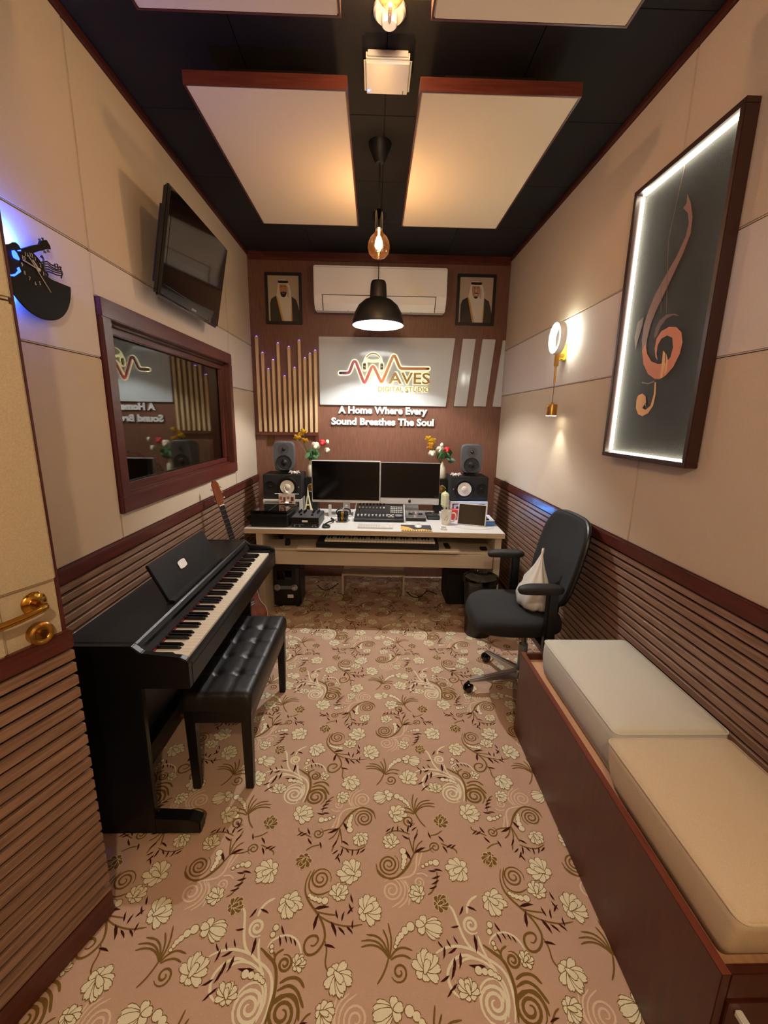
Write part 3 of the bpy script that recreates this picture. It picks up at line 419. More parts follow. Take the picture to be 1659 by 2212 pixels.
# ---- window between studio and booth
w1 = struct(bpy.data.objects.new('window_1', None)); COL.objects.link(w1); w1['label'] = 'red-brown framed studio window in the left wall'
for n, b, mt in (('casing', (-.018, .02, 1.893, 3.508, 1.994, 2.071), 'red_wood'), ('casing', (-.018, .02, 1.893, 3.508, 1.164, 1.24), 'red_wood'),
             ('casing', (-.018, .02, 1.893, 1.958, 1.24, 1.994), 'red_wood_z'), ('casing', (-.018, .02, 3.44, 3.508, 1.24, 1.994), 'red_wood_z')):
    box_part(n, b, mt, w1, bevel=.004)
for b, mt in (((-.17, -.018, WY0, WY1, WZ1-.012, WZ1), 'red_wood'), ((-.17, -.018, WY0, WY1, WZ0, WZ0+.012), 'red_wood'), ((-.17, -.018, WY0, WY0+.012, WZ0+.012, WZ1-.012), 'red_wood_z'), ((-.17, -.018, WY1-.012, WY1, WZ0+.012, WZ1-.012), 'red_wood_z')):
    box_part('reveal', b, mt, w1)
for b, mt in (((-.058, -.036, WY0+.012, WY1-.012, WZ1-.045, WZ1-.012), 'red_wood'), ((-.058, -.036, WY0+.012, WY1-.012, WZ0+.012, WZ0+.045), 'red_wood'), ((-.058, -.036, WY0+.012, WY0+.045, WZ0+.045, WZ1-.045), 'red_wood_z'), ((-.058, -.036, WY1-.045, WY1-.012, WZ0+.045, WZ1-.045), 'red_wood_z')):
    box_part('glazing_bead', b, mt, w1, bevel=.004)
for x in (-.062, -.067):
    part('pane', MB().add([(x, WY0+.012, WZ0+.012), (x, WY1-.012, WZ0+.012), (x, WY1-.012, WZ1-.012), (x, WY0+.012, WZ1-.012)], [(0, 1, 2, 3)]), 'window_glass', w1)
# ---- the open door
dr = struct(bpy.data.objects.new('door_1', None)); COL.objects.link(dr); dr.location = (-.026, .275, 0); dr.rotation_euler = (0, 0, math.radians(68.85)); dr['label'] = 'padded studio door with slatted lower half standing open'
box_part('leaf', (0, .884, .001, .05, .008, 2.1), 'red_wood_z', dr, bevel=.002)
box_part('fabric_pad', (.03, .868, -.018, .001, 1.855, 2.07), 'door_fabric', dr, bevel=.006)
box_part('fabric_pad', (.03, .868, -.018, .001, 1.172, 1.851), 'door_fabric', dr, bevel=.006)
box_part('fabric_pad', (.03, .735, -.018, .001, 1.02, 1.171), 'door_fabric', dr, bevel=.006)
box_part('fabric_recess', (.735, .868, -.004, .001, 1.02, 1.172), 'door_fabric', dr)
box_part('rail', (0, .886, -.02, .001, .966, 1.02), 'red_wood_x', dr, bevel=.004); box_part('baseboard', (0, .888, -.014, .001, .008, .1), 'red_wood_x', dr, bevel=.004)
box_part('backing', (.0, .884, -.001, .001, .1, .966), 'gap_black', dr)
wood('slat_wood_x', (116, 88, 71), (156, 123, 102), 'X', .42)
s0 = None
for i in range(22):
    z = .958-PITCH*.995*i
    if s0 is None: s0 = box_part('slat', (.002, .884, -.017, -.001, -SL, 0), 'slat_wood_x', dr, bevel=.001, seg=1, loc=(0, 0, z))
    else: share(s0, dr, (0, 0, z))
RX90 = Matrix.Rotation(PI/2, 4, 'X')
m = MB(); m.m = Matrix.Translation((.812, -.004, 1.126)) @ RX90
m.lathe([(.0, 0), (.029, 0), (.03, .004), (.026, .009), (.018, .011), (.016, .013)], 28)
hd = part('handle', m, 'brass', dr, smooth=True)
m = MB(); m.tube(smooth_pts([(.812, -.012, 1.126), (.812, -.05, 1.126), (.806, -.058, 1.125), (.77, -.06, 1.121), (.72, -.058, 1.117), (.685, -.054, 1.117)], 2), [.009]*4+[.0085]*20, 10)
m.v = [v for v in m.v]
part('lever', MB().tube(smooth_pts([(.812, -.012, 1.126), (.812, -.048, 1.126), (.806, -.058, 1.125), (.77, -.06, 1.121), (.72, -.058, 1.117), (.685, -.054, 1.117)], 2), .009, 12), 'brass', hd, smooth=True)
m = MB(); m.m = Matrix.Translation((.811, -.018, 1.044)) @ RX90; m.lathe([(0, -.016), (.029, -.016), (.03, .004), (.026, .009), (.02, .008), (.016, .004), (.015, .004)], 28)
lk = part('lock_rose', m, 'brass_dull', dr, smooth=True)
m = MB(); m.m = Matrix.Translation((.811, -.018, 1.044)) @ RX90; m.lathe([(.009, .004), (.009, .012), (.0, .012)], 14, (0, .004, 0)).box(-.004, .004, -.012, 0, .004, .011); part('lock_cylinder', m, 'brass', lk)
# ---- suspended ceiling panels
def cpanel(x0, x1, y0, y1, label):
    t = thing('acoustic_panel', label, 'ceiling panel', ((x0+x1)/2, (y0+y1)/2, 2.84), 0, 'fabric panels hung under the ceiling')
    a, b = (x1-x0)/2, (y1-y0)/2
    box_part('fabric_face', (-a+.007, a-.007, -b+.007, b-.007, 0, .03), 'panel_fabric', t, bevel=.004)
    for bb, mt in (((-a, a, -b, -b+.007, .001, .048), 'red_wood_x'), ((-a, a, b-.007, b, .001, .048), 'red_wood_x'), ((-a, -a+.007, -b+.007, b-.007, .001, .048), 'red_wood'), ((a-.007, a, -b+.007, b-.007, .001, .048), 'red_wood')):
        box_part('edge_board', bb, mt, t)
    box_part('hanger_box', (-a+.12, a-.12, -b+.2, b-.2, .03, H-2.84-.004), 'gap_black', t)
cpanel(.392, 1.021, 1.955, 3.15, 'beige ceiling panel above the tilted television'); cpanel(1.303, 1.936, 1.948, 3.135, 'beige ceiling panel to the right of the hanging bulb')
cpanel(.382, 1.020, .45, 1.655, 'beige ceiling panel cut by the top of the picture, left of the ceiling lamp'); cpanel(1.306, 1.938, .45, 1.652, 'beige ceiling panel cut by the top of the picture, right of the ceiling lamp')
# ================================================================ lights
ICO = {}
t = thing('dome_pendant', 'black dome pendant lamp glowing white inside above the desk', 'pendant lamp', (1.158, 3.42, H-.004))
zr = 2.285-(H-.004)       # rim height relative to the ceiling
m = MB(); m.lathe([(.19, zr), (.192, zr+.004), (.19, zr+.03), (.176, zr+.085), (.148, zr+.135), (.105, zr+.172), (.068, zr+.186), (.063, zr+.19), (.062, zr+.22), (.058, zr+.285), (.05, zr+.305), (.03, zr+.31), (0, zr+.31)], 48, cap=False)
m.lathe([(.19, zr), (.187, zr+.004), (.186, zr+.03), (.172, zr+.083), (.144, zr+.131), (.1, zr+.167), (.06, zr+.18), (0, zr+.182)], 48, cap=False)
for i in range(len(m.f)):
    if i >= 48*12: m.mi[i] = 1
part('shade', m, ['lamp_black', 'lamp_inner'], t, smooth=True)
part('cord', MB().tube([(0, 0, -.06), (0, 0, zr+.31)], .003, 8), 'cable', t)
part('canopy', MB().lathe([(.05, 0), (.045, -.03), (.02, -.06), (0, -.062)], 24), 'lamp_black', t, smooth=True)
part('bulb', MB().ball(.017, (0, 0, zr+.163), 20, 12), 'dome_bulb', t, smooth=True)
lamp('dome_light', 'POINT', (0, 0, zr+.135), DOME_W, DOME_C, .02, t)
def hanging_bulb(name, label, loc, sock_z, power, col, emt='filament'):
    t = thing(name, label, 'pendant lamp', loc); z = sock_z-loc[2]
    part('canopy', MB().lathe([(.062, 0), (.06, -.012), (.05, -.035), (.032, -.075), (.02, -.09), (0, -.092)], 28), 'lamp_black', t, smooth=True)
    part('cord', MB().tube([(0, 0, -.09), (0, 0, z)], .003, 8), 'cable', t)
    part('socket', MB().lathe([(0, z), (.018, z), (.021, z-.004), (.021, z-.092), (.0, z-.092)], 20), 'black_gloss', t, smooth=True)
    zz = z-.092
    g = part('globe', MB().lathe([(.0185, zz), (.0195, zz-.014), (.03, zz-.026), (.048, zz-.045), (.06, zz-.072), (.062, zz-.094), (.055, zz-.12), (.038, zz-.14), (.016, zz-.15), (0, zz-.151)], 28, cap=False), 'bulb_glass', t, smooth=True)
    part('stem', MB().lathe([(.006, zz-.002), (.004, zz-.05), (0, zz-.052)], 8), 'bulb_small', g)
    pts = [(.004*math.cos(i*1.1)*(1+i*.07), .004*math.sin(i*1.1)*(1+i*.07), zz-.048-i*.0024) for i in range(26)]
    part('filament', MB().tube(pts, .0018, 6), emt, g)
    lamp('bulb_light', 'POINT', (0, 0, zz-.1), power, col, .03, t)
    return t
hanging_bulb('bulb_pendant', 'clear globe bulb hanging on a black cord before the air conditioner', (1.153, 2.62, H-.004), 2.715, BULB_W, BULB_C)
hanging_bulb('bulb_pendant', 'added globe bulb hanging unseen behind the camera to light the foreground', (1.17, -.45, H-.004), 2.55, FILL_W, FILL_C)  # extra bulb added out of view as fill light for the foreground
# ceiling lamp cut by the top of the picture
t = thing('ceiling_lamp', 'cream ceiling lamp with a glowing globe bulb at the top edge', 'ceiling lamp', (1.178, 1.86, H-.004))
part('base_disc', MB().lathe([(.058, 0), (.058, -.012), (.05, -.02), (0, -.02)], 32), 'white_plastic', t, smooth=True)
part('socket_cap', MB().lathe([(.028, -.02), (.028, -.05), (.024, -.054), (0, -.054)], 24, (.0, -.005, 0)), 'white_plastic', t, smooth=True)
part('arm', MB().tube([(0, -.005, -.045), (0, -.06, -.06), (0, -.1, -.065)], .007, 8), 'white_plastic', t, smooth=True)
m = MB(); m.m = Matrix.Translation((0, -.085, -.067)) @ Matrix.Rotation(PI/2, 4, 'X')
m.lathe([(.0185, 0), (.019, .018), (.028, .032), (.044, .055), (.054, .085), (.055, .11), (.048, .14), (.032, .16), (.012, .17), (0, .171)], 28, cap=False)
g = part('globe', m, 'bulb_glass', t, smooth=True)
m = MB(); m.m = Matrix.Translation((0, -.085, -.067)) @ Matrix.Rotation(PI/2, 4, 'X')
m.tube([(.006*math.cos(i*1.1), .006*math.sin(i*1.1), .05+i*.0028) for i in range(26)], .003, 6); part('filament', m, 'filament', g)
lamp('bulb_light', 'POINT', (0, -.19, -.075), TOP_W, BULB_C, .03, t)
# white access point on the ceiling
t = thing('access_point', 'white square wireless access point on the black ceiling', 'access point', (1.178, 2.105, H-.004))
box_part('back_box', (-.088, .088, -.08, .075, -.034, 0), 'white_plastic', t, bevel=.008)
box_part('cover', (-.096, .096, -.09, .09, -.052, -.03), 'white_plastic', t, bevel=.01, seg=3)
part('status_light', MB().lathe([(.004, -.0535), (.004, -.05)], 12, (-.078, .062, 0)), 'led_blue', t); box_part('logo_mark', (.066, .07, .06, .08, -.0525, -.05), 'mid_grey', t)
# wall sconce
t = thing('wall_sconce', 'brass wall sconce with a glowing ring and a small hanging cylinder', 'wall lamp', (W, 2.80, 2.0))
YC, ZC = -.03, .105
box_part('backplate', (-.03, -.001, -.005, .055, -.02, .085), 'brass_paint', t, bevel=.006)
m = MB(); n = 48
for a, b, mt in ((0, 1, 'x'),):
    pass
def ring_mb(R, r0, xa, xb):      # ring standing parallel to the wall, rectangular section
    q = MB(); vs = []; fs = []
    for i in range(n):
        g = 2*PI*i/n; c, s = math.cos(g), math.sin(g)
        for rr, x in ((R, xa), (R, xb), (r0, xb), (r0, xa)): vs.append((x, YC+rr*c, ZC+rr*s))
    for i in range(n):
        j = (i+1) % n
        for k in range(4): fs.append((i*4+k, i*4+(k+1) % 4, j*4+(k+1) % 4, j*4+k))
    return q.add(vs, fs)
rg = part('ring_body', ring_mb(.095, .089, -.1, -.062), 'white_plastic', t, smooth=True)
part('light_ring', ring_mb(.0885, .07, -.098, -.064), 'ring_white', rg, smooth=True)
box_part('bracket', (-.085, -.062, YC-.014, YC+.014, -.065, .015), 'brass_dull', t, bevel=.006)
box_part('arm', (-.075, -.025, YC+.0, YC+.02, -.005, .015), 'brass_dull', t)
part('rod', MB().cyl(.0065, -.165, -.05, 12, (-.074, YC, 0)), 'brass_dull', t)
part('wire', MB().cyl(.0018, -.29, -.16, 6, (-.074, YC, 0)), 'bronze', t)
dl = part('cylinder_shade', MB().lathe([(.007, -.28), (.007, -.292), (.032, -.293), (.033, -.297), (.033, -.362), (.03, -.362), (.03, -.34), (0, -.34)], 28, (-.074, YC, 0)), 'brass_dull', t, smooth=True)
part('diffuser', MB().lathe([(.0, -.364), (.031, -.364), (.031, -.358), (0, -.358)], 24, (-.074, YC, 0)), 'downlight', dl)
lamp('down_beam', 'SPOT', (-.074, YC, -.37), 3.2, (1, .95, .78), .02, t, spot_size=1.5, spot_blend=.7)
lamp('ring_light', 'POINT', (-.06, YC, ZC), 1.1, (.95, 1, .9), .06, t)
# lit picture with the treble clef
t = thing('lit_wall_picture', 'tall lit wall picture of an orange treble clef on dark ground', 'picture', (W-.001, 1.848, 1.438))
a, hh = .295, 1.172
box_part('art_panel', (-.011, -.001, -a+.02, a-.02, .02, hh-.02), 'art_ground', t)
for b, mt in (((-.05, -.001, -a, a, hh-.02, hh), 'frame_dark'), ((-.05, -.001, -a, a, 0, .02), 'frame_dark'), ((-.05, -.001, -a, -a+.022, .02, hh-.02), 'frame_dark'), ((-.05, -.001, a-.02, a, .02, hh-.02), 'frame_dark')):
    box_part('frame_side', b, mt, t, bevel=.002)
for b in ((-.026, -.014, -a+.03, a-.03, hh-.027, hh-.0205), (-.026, -.014, -a+.03, a-.03, .0205, .027), (-.026, -.014, a-.027, a-.0205, .03, hh-.03), (-.026, -.014, -a+.0225, -a+.029, .03, hh-.03)):
    box_part('light_strip', b, 'led_white', t)
m = MB(); ML = ['art_s', 'art_o', 'art_t', 'art_d', 'art_d']
for i, (c, pts) in enumerate(CLEF):
    m.k = 'sotdl'.index(c); x = -.0116-.0002*(i % 5)
    m.add([(x, y-1.848, z-1.438) for y, z in pts], [tuple(range(len(pts)))])
part('clef_print', m, ML, t)
# vinyl clock
cy, cz = CLK['ctr0'][0]
t = thing('vinyl_clock', 'black vinyl record clock cut as guitars and lit blue behind', 'clock', (0, cy, cz))
m = MB(); R = .152
def disc(pts, x0=.024, x1=.03): m.prism([(y-cy, z-cz) for y, z in pts], lambda a, b: (x0, a, b), lambda a, b: (x1, a, b))
lowp = [(cy+R*math.cos(math.radians(g)), cz+R*math.sin(math.radians(g))) for g in range(-188, 1, 6)]
zl = cz-.018
m.prism([(R*math.cos(math.radians(g)), R*math.sin(math.radians(g))) for g in range(-176, -3, 4)]+[(.06, -.012), (.02, -.004), (-.06, -.006), (-.1, -.016)], lambda a, b: (.024, a, b), lambda a, b: (.03, a, b))
disc(CLK['ctr'], .0235, .0296); disc(CLK['guitar'], .0232, .0292); disc(CLK['neck'], .0228, .0302); disc(CLK['head'], .0226, .0304)
part('record', m, 'vinyl', t)
m = MB()
for kx in ('st1', 'st2', 'st3', 'st4', 'st5', 'clef', 'n1', 'n2', 'n3'): m.tube([(.027, y-cy, z-cz) for y, z in CLK[kx]], .0022 if kx != 'clef' else .003, 6)
part('stave_cutout', m, 'vinyl_edge', t)
m = MB()
for i, kx in enumerate(('hole', 'moon', 'hole2')): m.prism([(y-cy, z-cz) for y, z in CLK[kx]], lambda a, b: (.031, a, b), lambda a, b: (.0315+.0001*i, a, b))
part('lit_cutout', m, 'clock_blue', t)
hy, hz = CLK['head'][2]
for q in PEGS: part('tuning_peg', MB().tube([(.027, y-cy, z-cz) for y, z in q], [.0025, .0045], 6), 'vinyl_edge', t)
for kx, nm, r in (('h1', 'hour_hand', .0022), ('h2', 'minute_hand', .0022), ('h3', 'second_hand', .0012)):
    part(nm, MB().tube([(.034, y-cy, z-cz) for y, z in CLK[kx]], r, 6), 'num_white', t)
m = MB()
for tx, (y, z) in zip(('11', '12', '1', '2', '3', '5', '6', '7', '8', '9', '10'), CLK['nums']):
    vs, fs = text_mb(tx, .016, .0003)
    m.add([(.0312+v[2], y-cy-.006+v[0], z-cz-.005+v[1]) for v in vs], fs)
part('numerals', m, 'num_white', t)
part('hub', MB().ball(.006, (.033, 0, 0)), 'num_white', t)
box_part('movement_box', (.0, .022, -.028, .028, -.028, .028), 'black_matte', t)
lamp('blue_glow', 'POINT', (.012, -.09, .06), 5, (.03, .12, 1), .012, t); lamp('blue_glow', 'POINT', (.012, -.1, -.1), .5, (.03, .12, 1), .012, t)
# tilted television
t = thing('television', 'black flat television tilted forward high on the left wall', 'television', (.148, 2.628, 2.402), rot=(0, math.radians(11.5), 0))
a, b = .3925, .243
box_part('bezel', (-.035, 0, -a, a, -b, b), 'black_gloss', t, bevel=.012, seg=3)
box_part('screen', (-.003, .0015, -a+.035, a-.035, -b+.06, b-.035), 'screen_tv', t)
box_part('rear_shell', (-.075, -.03, -a+.05, a-.05, -b+.05, b-.05), 'black_matte', t, bevel=.02)
box_part('stand_mark', (-.0, .0022, .22, .25, -b+.008, -b+.028), 'dark_grey', t)
box_part('maker_name', (0, .0022, -.03, .03, -b+.02, -b+.03), 'mid_grey', t)
m = MB(); m.box(-.10, -.07, -.1, .1, -.1, .1); part('mount_plate', m, 'black_matte', t)
m = MB(); m.m = Matrix.Rotation(math.radians(-11.5), 4, 'Y'); m.box(-.147, -.09, -.03, .03, -.03, .03); part('mount_arm', m, 'black_matte', t)
# ================================================================ back wall
yb = D-.001
t = thing('air_conditioner', 'white split air conditioner mounted high on the brown back wall', 'air conditioner', (1.178, yb, 2.52))
a = .57; m = MB()
m.prism([(0, .035), (-.05, .0), (-.15, .0), (-.195, .05), (-.215, .11), (-.215, .33), (-.2, .345), (0, .35)], lambda y, z: (-a, y, z), lambda y, z: (a, y, z))
part('body', m, 'white_plastic', t, bevel=.008, seg=3)
m = MB(); m.prism([(-.152, -.001), (-.1965, .0495), (-.2145, .105), (-.219, .104), (-.201, .047), (-.155, -.004)], lambda y, z: (-.49, y, z), lambda y, z: (.47, y, z)); part('louvre', m, 'white_gloss', t)
for x in (-.497, .477): m = MB(); m.prism([(-.15, -.0005), (-.1955, .05), (-.2135, .106), (-.216, .106), (-.198, .048), (-.153, -.003)], lambda y, z: (x-.003, y, z), lambda y, z: (x+.003, y, z)); part('louvre_gap', m, 'dark_grey', t)
box_part('seam', (-.5, .48, -.2185, -.214, .106, .1105), 'dark_grey', t); box_part('front_lip', (-a+.01, a-.01, -.221, -.213, .112, .13), 'white_gloss', t, bevel=.003)
for x in (-.28, .27): box_part('clip', (x-.006, x+.006, -.157, -.15, -.004, .003), 'dark_grey', t)
def portrait(loc, w, h, label, smile):
    t = thing('framed_portrait', label, 'picture', loc, 0, 'portraits beside the air conditioner'); f = .024
    for b in ((-w/2, w/2, -.022, 0, 0, f), (-w/2, w/2, -.022, 0, h-f, h), (-w/2, -w/2+f, -.022, 0, f, h-f), (w/2-f, w/2, -.022, 0, f, h-f)): box_part('frame_side', b, 'frame_black', t, bevel=.003)
    m = MB(); w2, h2 = w-2*f, h-2*f; lay = [0]
    def poly(k, pts):
        lay[0] += 1; m.k = k; y = -.006-.00025*lay[0]; m.add([(-w2/2+u*w2, y, f+(1-v)*h2) for u, v in pts], [tuple(range(len(pts)))])
    def oval(k, cx, cy, rx, ry, n=20): poly(k, [(cx+rx*math.cos(2*PI*i/n), cy+ry*math.sin(2*PI*i/n)) for i in range(n)])
    poly(0, [(0, 0), (1, 0), (1, 1), (0, 1)])
    poly(1, [(.05, 1), (.05, .6), (.1, .5), (.24, .44), (.76, .45), (.9, .52), (.96, .66), (1, .8), (1, 1)])
    poly(2, [(.30, .42), (.75, .42), (.75, 1), (.44, 1)])
    poly(3, [(.25, .43), (.30, .42), (.49, 1), (.43, 1)]); poly(3, [(.735, .62), (.76, .62), (.76, 1), (.72, 1)])
    poly(2, [(.34, .1), (.38, .085), (.58, .085), (.63, .12), (.7, .22), (.745, .35), (.75, .62), (.64, .45), (.4, .42), (.42, .6), (.27, .43), (.3, .3)])
    poly(6, [(.62, .2), (.66, .28), (.66, .48), (.6, .44)])
    poly(4, [(.375, .19), (.6, .19), (.62, .28), (.6, .38), (.56, .44), (.49, .465), (.43, .44), (.39, .38), (.37, .28)])
    poly(5, [(.40, .36), (.45, .355), (.49, .345), (.54, .355), (.6, .35), (.585, .41), (.55, .455), (.49, .472), (.43, .45), (.4, .4)] if not smile else [(.43, .345), (.49, .338), (.555, .345), (.55, .358), (.49, .35), (.435, .358)])
    if smile: poly(2, [(.445, .37), (.545, .37), (.52, .39), (.47, .39)]); poly(5, [(.44, .425), (.5, .418), (.55, .425), (.53, .46), (.49, .468), (.455, .455)])
    else: poly(4, [(.45, .378), (.54, .378), (.52, .392), (.47, .392)])
    for ex in (.44, .55):
        poly(5, [(ex-.035, .232), (ex, .222), (ex+.035, .232), (ex, .237)]); oval(2, ex, .258, .022, .008, 10); oval(5, ex, .258, .010, .008, 8)
    poly(6, [(.49, .25), (.50, .25), (.515, .315), (.475, .318)])
    poly(5, [(.33, .115), (.36, .108), (.63, .108), (.66, .118), (.655, .158), (.6, .164), (.4, .164), (.335, .158)])
    part('photo_print', m, ['photo_ground', 'photo_robe', 'photo_white', 'photo_gold', 'photo_skin', 'photo_hair', 'photo_shade'], t)
    part('glass', MB().add([(-w2/2, -.016, f), (w2/2, -.016, f), (w2/2, -.016, h-f), (-w2/2, -.016, h-f)], [(0, 1, 2, 3)]), 'acrylic', t)
portrait((.312, yb, 2.426), .325, .428, 'framed portrait of a bearded man in dark robe left of the air conditioner', False)
portrait((2.046, yb, 2.45), .35, .428, 'framed portrait of a smiling man in white headdress right of the air conditioner', True)
# sign board and its slanted strips
def slab(name, pts, y0, y1, mt, parent, bevel=.003): return part(name, MB().prism(pts, lambda x, z: (x, y0, z), lambda x, z: (x, y1, z)), mt, parent, bevel=bevel)
t = thing('sign_board', 'glossy white sign board with the glowing wave logo and WAVES DIGITAL STUDIO', 'sign', (1.25, yb, 1.72)); ox, oz = 1.25, 1.72
slab('board', [(.622-ox, 1.72-oz), (1.815-ox, 1.722-oz), (1.874-ox, 2.335-oz), (.62-ox, 2.326-oz)], 0, -.02, 'sign_white', t)
def ribbon3(pts, w, y0, y1):       # flat band with thickness following a path in the x-z plane
    n = len(pts); L = []; R = []
    for i in range(n):
        d = (pts[min(i+1, n-1)]-pts[max(i-1, 0)]).normalized(); nn = Vector((-d.y, d.x)); L.append(pts[i]+nn*w/2); R.append(pts[i]-nn*w/2)
    def cap(c, d, s):
        a0 = math.atan2(d.y, d.x); return [c+w/2*Vector((math.cos(a0+g), math.sin(a0+g))) for g in ([PI/3, 0, -PI/3] if s else [2*PI/3+PI/3*0, PI, -2*PI/3])]
    e = cap(pts[-1], (pts[-1]-pts[-2]).normalized(), True); b = cap(pts[0], (pts[1]-pts[0]).normalized(), False)
    loop = L+e+R[::-1]+b[::-1]
    m = MB()
    V = [(q.x, y0, q.y) for q in L]+[(q.x, y0, q.y) for q in R]+[(q.x, y1, q.y) for q in L]+[(q.x, y1, q.y) for q in R]
    F = []
    for i in range(n-1): F += [(i, i+1, n+i+1, n+i), (2*n+i, 3*n+i, 3*n+i+1, 2*n+i+1), (i, 2*n+i, 2*n+i+1, i+1), (n+i, n+i+1, 3*n+i+1, 3*n+i)]
    m.add(V, F)
    for c in (pts[0], pts[-1]): m.prism([(c.x+w/2*math.cos(2*PI*i/14), c.y+w/2*math.sin(2*PI*i/14)) for i in range(14)], lambda x, z: (x, y0, z), lambda x, z: (x, y1, z))
    return m
wp = smooth_pts([Vector((x-ox, z-oz)) for x, z in WAVE], 1)
part('logo_glow', ribbon3(wp, .044, -.0205, -.026), 'neon_cream', t); part('logo_wave', ribbon3(wp, .0265, -.027, -.034), 'logo_grad', t)
hc = Vector((1.121-ox, 2.098-oz))
arc = [hc+Vector((.081*math.cos(math.radians(g)), .0+.092*math.sin(math.radians(g)))) for g in range(0, 181, 10)]
part('headband_glow', ribbon3(arc, .02, -.0205, -.0255), 'neon_cream', t)
part('headband', ribbon3([hc+Vector((.078*math.cos(math.radians(g)), .09*math.sin(math.radians(g)))) for g in range(40, 141, 10)], .011, -.0262, -.03), 'logo_gold', t)
for s in (-1, 1):
    c = hc+Vector((s*.077, -.025))
    part('earcup_glow', ribbon3([c+Vector((0, -.022)), c+Vector((0, .022))], .046, -.0207, -.0252), 'neon_cream', t)
    part('earcup', ribbon3([c+Vector((s*.004, -.02)), c+Vector((s*.004, .02))], .03, -.0256, -.029), 'sign_white', t); part('earpad', ribbon3([c+Vector((-s*.006, -.02)), c+Vector((-s*.006, .02))], .014, -.0292, -.0315), 'logo_gold', t)
part('sound_wave', ribbon3([hc+Vector((-.058+.0048*i, .024+(.016 if i % 2 else -.014)*(.5+.5*math.sin(i*1.7)**2))) for i in range(25)], .008, -.0205, -.025), 'neon_cream', t)
def lettering(name, body, x0, x1, z0, size, mt, glow, parent, bold):
    vs, fs = text_mb(body, size, .004, x1-x0, bold)
    if glow:
        v2, f2 = text_mb(body, size, .0015, x1-x0, bold+bold*.8+.0035)
        part(name+'_glow', MB().add([(x0-ox+v[0], -.0225-v[2], z0-oz+v[1]) for v in v2], f2), glow, parent)
    part(name, MB().add([(x0-ox+v[0], -.029-v[2], z0-oz+v[1]) for v in vs], fs), mt, parent)
lettering('letters_aves', 'AVES', 1.266, 1.653, 1.925, .142, 'logo_gold', 'neon_cream', t, .003); lettering('letters_digital_studio', 'DIGITAL STUDIO', 1.169, 1.652, 1.854, .06, 'logo_gold', 'neon_cream', t, .0012)
for pts, lb in (([(1.893, 1.728), (2.012, 1.728), (2.066, 2.333), (1.946, 2.333)], 'slanted white glossy strip next to the sign board'), ([(2.079, 1.73), (2.199, 1.73), (2.25, 2.333), (2.129, 2.333)], 'slanted white glossy strip, second from the sign board'), ([(2.264, 1.73), (2.345, 1.73), (2.345, 2.325), (2.318, 2.325)], 'slanted white glossy strip cut by the right wall')):
    t2 = slab('sign_strip', [(x-ox, z-oz) for x, z in pts], 0, -.018, 'sign_white', None); t2.location = (ox, yb, oz); tag(t2, lb, 'sign strip', 'slanted white strips')
for body, x0, x1, z0, sz, lb in (('A Home Where Every', .793, 1.642, 1.648, .088, 'white raised letters reading A Home Where Every'), ('Sound Breathes The Soul', .727, 1.708, 1.542, .088, 'white raised letters reading Sound Breathes The Soul')):
    t2 = thing('wall_lettering', lb, 'lettering', (x0, yb, z0), 0, 'tagline letters under the sign')
    vs, fs = text_mb(body, sz, .005, x1-x0, .0042); part('letter_faces', MB().add([(v[0], -.0125-v[2], v[1]) for v in vs], fs), 'letter_white', t2)
    vs, fs = text_mb(body, sz, .003, x1-x0, .006); part('letter_backs', MB().add([(v[0]+.001, -.0035-v[2], v[1]-.002) for v in vs], fs), 'letter_edge', t2)
# pale wood strips
t = thing('strip_artwork', 'row of pale wood strips of stepped heights on the back wall', 'wall decor', (.32, yb, 1.43))
for i, (x0, x1, zt) in enumerate([(.055,.055,2.315),(.102,.104,2.176),(.151,.152,2.034),(.197,.198,2.115),(.246,.249,2.261),(.298,.3,1.974),(.345,.347,2.231),(.391,.396,2.05),(.439,.444,2.288),(.487,.493,2.137),(.536,.541,2.177),(.582,.591,2.204)]):
    x = (x0+x1)/2-.32
    sp = box_part('wood_strip', (x-.0125, x+.0125, -.03, 0, .032, zt-1.43), 'pale_strip', t, bevel=.002)
    box_part('strip_light', (x-.005, x+.005, -.02, -.008, zt-1.43+.0005, zt-1.43+.006), 'led_purple', sp)
box_part('ledge', (-.3, .285, -.035, 0, 0, .031), 'red_wood_x', t, bevel=.003); box_part('ledge_post', (.255, .285, -.03, 0, -.12, 0), 'red_wood_z', t, bevel=.002)
tag(box_part('socket_plate', (.11, .18, D-.012, yb, 1.335, 1.425), 'bronze', bevel=.004), 'bronze wall socket plate under the wood strips', 'socket')
# ================================================================ booth behind the glass
t = thing('boom_microphone', 'studio microphone on a boom behind the window glass', 'microphone', (-.6, 3.0, 0))
part('stand', MB().lathe([(.14, 0), (.14, .015), (.012, .02), (.012, 1.28), (0, 1.28)], 20, (0, .3, 0)), 'black_matte', t); part('boom', MB().tube([(0, .3, 1.27), (0, .16, 1.33), (0, .06, 1.345)], .009, 8), 'black_matte', t)
m = MB(); m.m = Matrix.Translation((0, -.06, 1.335)) @ Matrix.Rotation(-PI/2-.15, 4, 'X'); m.lathe([(0, -.09), (.03, -.085), (.034, -.05), (.034, .03), (.028, .05), (.022, .09), (0, .092)], 20); part('capsule', m, 'brass_dull', t, smooth=True)
t = thing('booth_headphones', 'headphones with light grey ear pads behind the window glass', 'headphones', (-.6, 3.45, 1.126))
part('headband', MB().tube([(0, .075*math.cos(math.radians(g)), .09*math.sin(math.radians(g))) for g in range(0, 181, 15)], .008, 8), 'black_matte', t)
for s in (-1, 1):
    m = MB(); m.m = Matrix.Translation((0, s*.075, -.02)) @ RX90; m.lathe([(0, -.02), (.04, -.02), (.045, 0), (.04, .02), (0, .02)], 20); part('ear_pad', m, 'mid_grey', t, smooth=True)
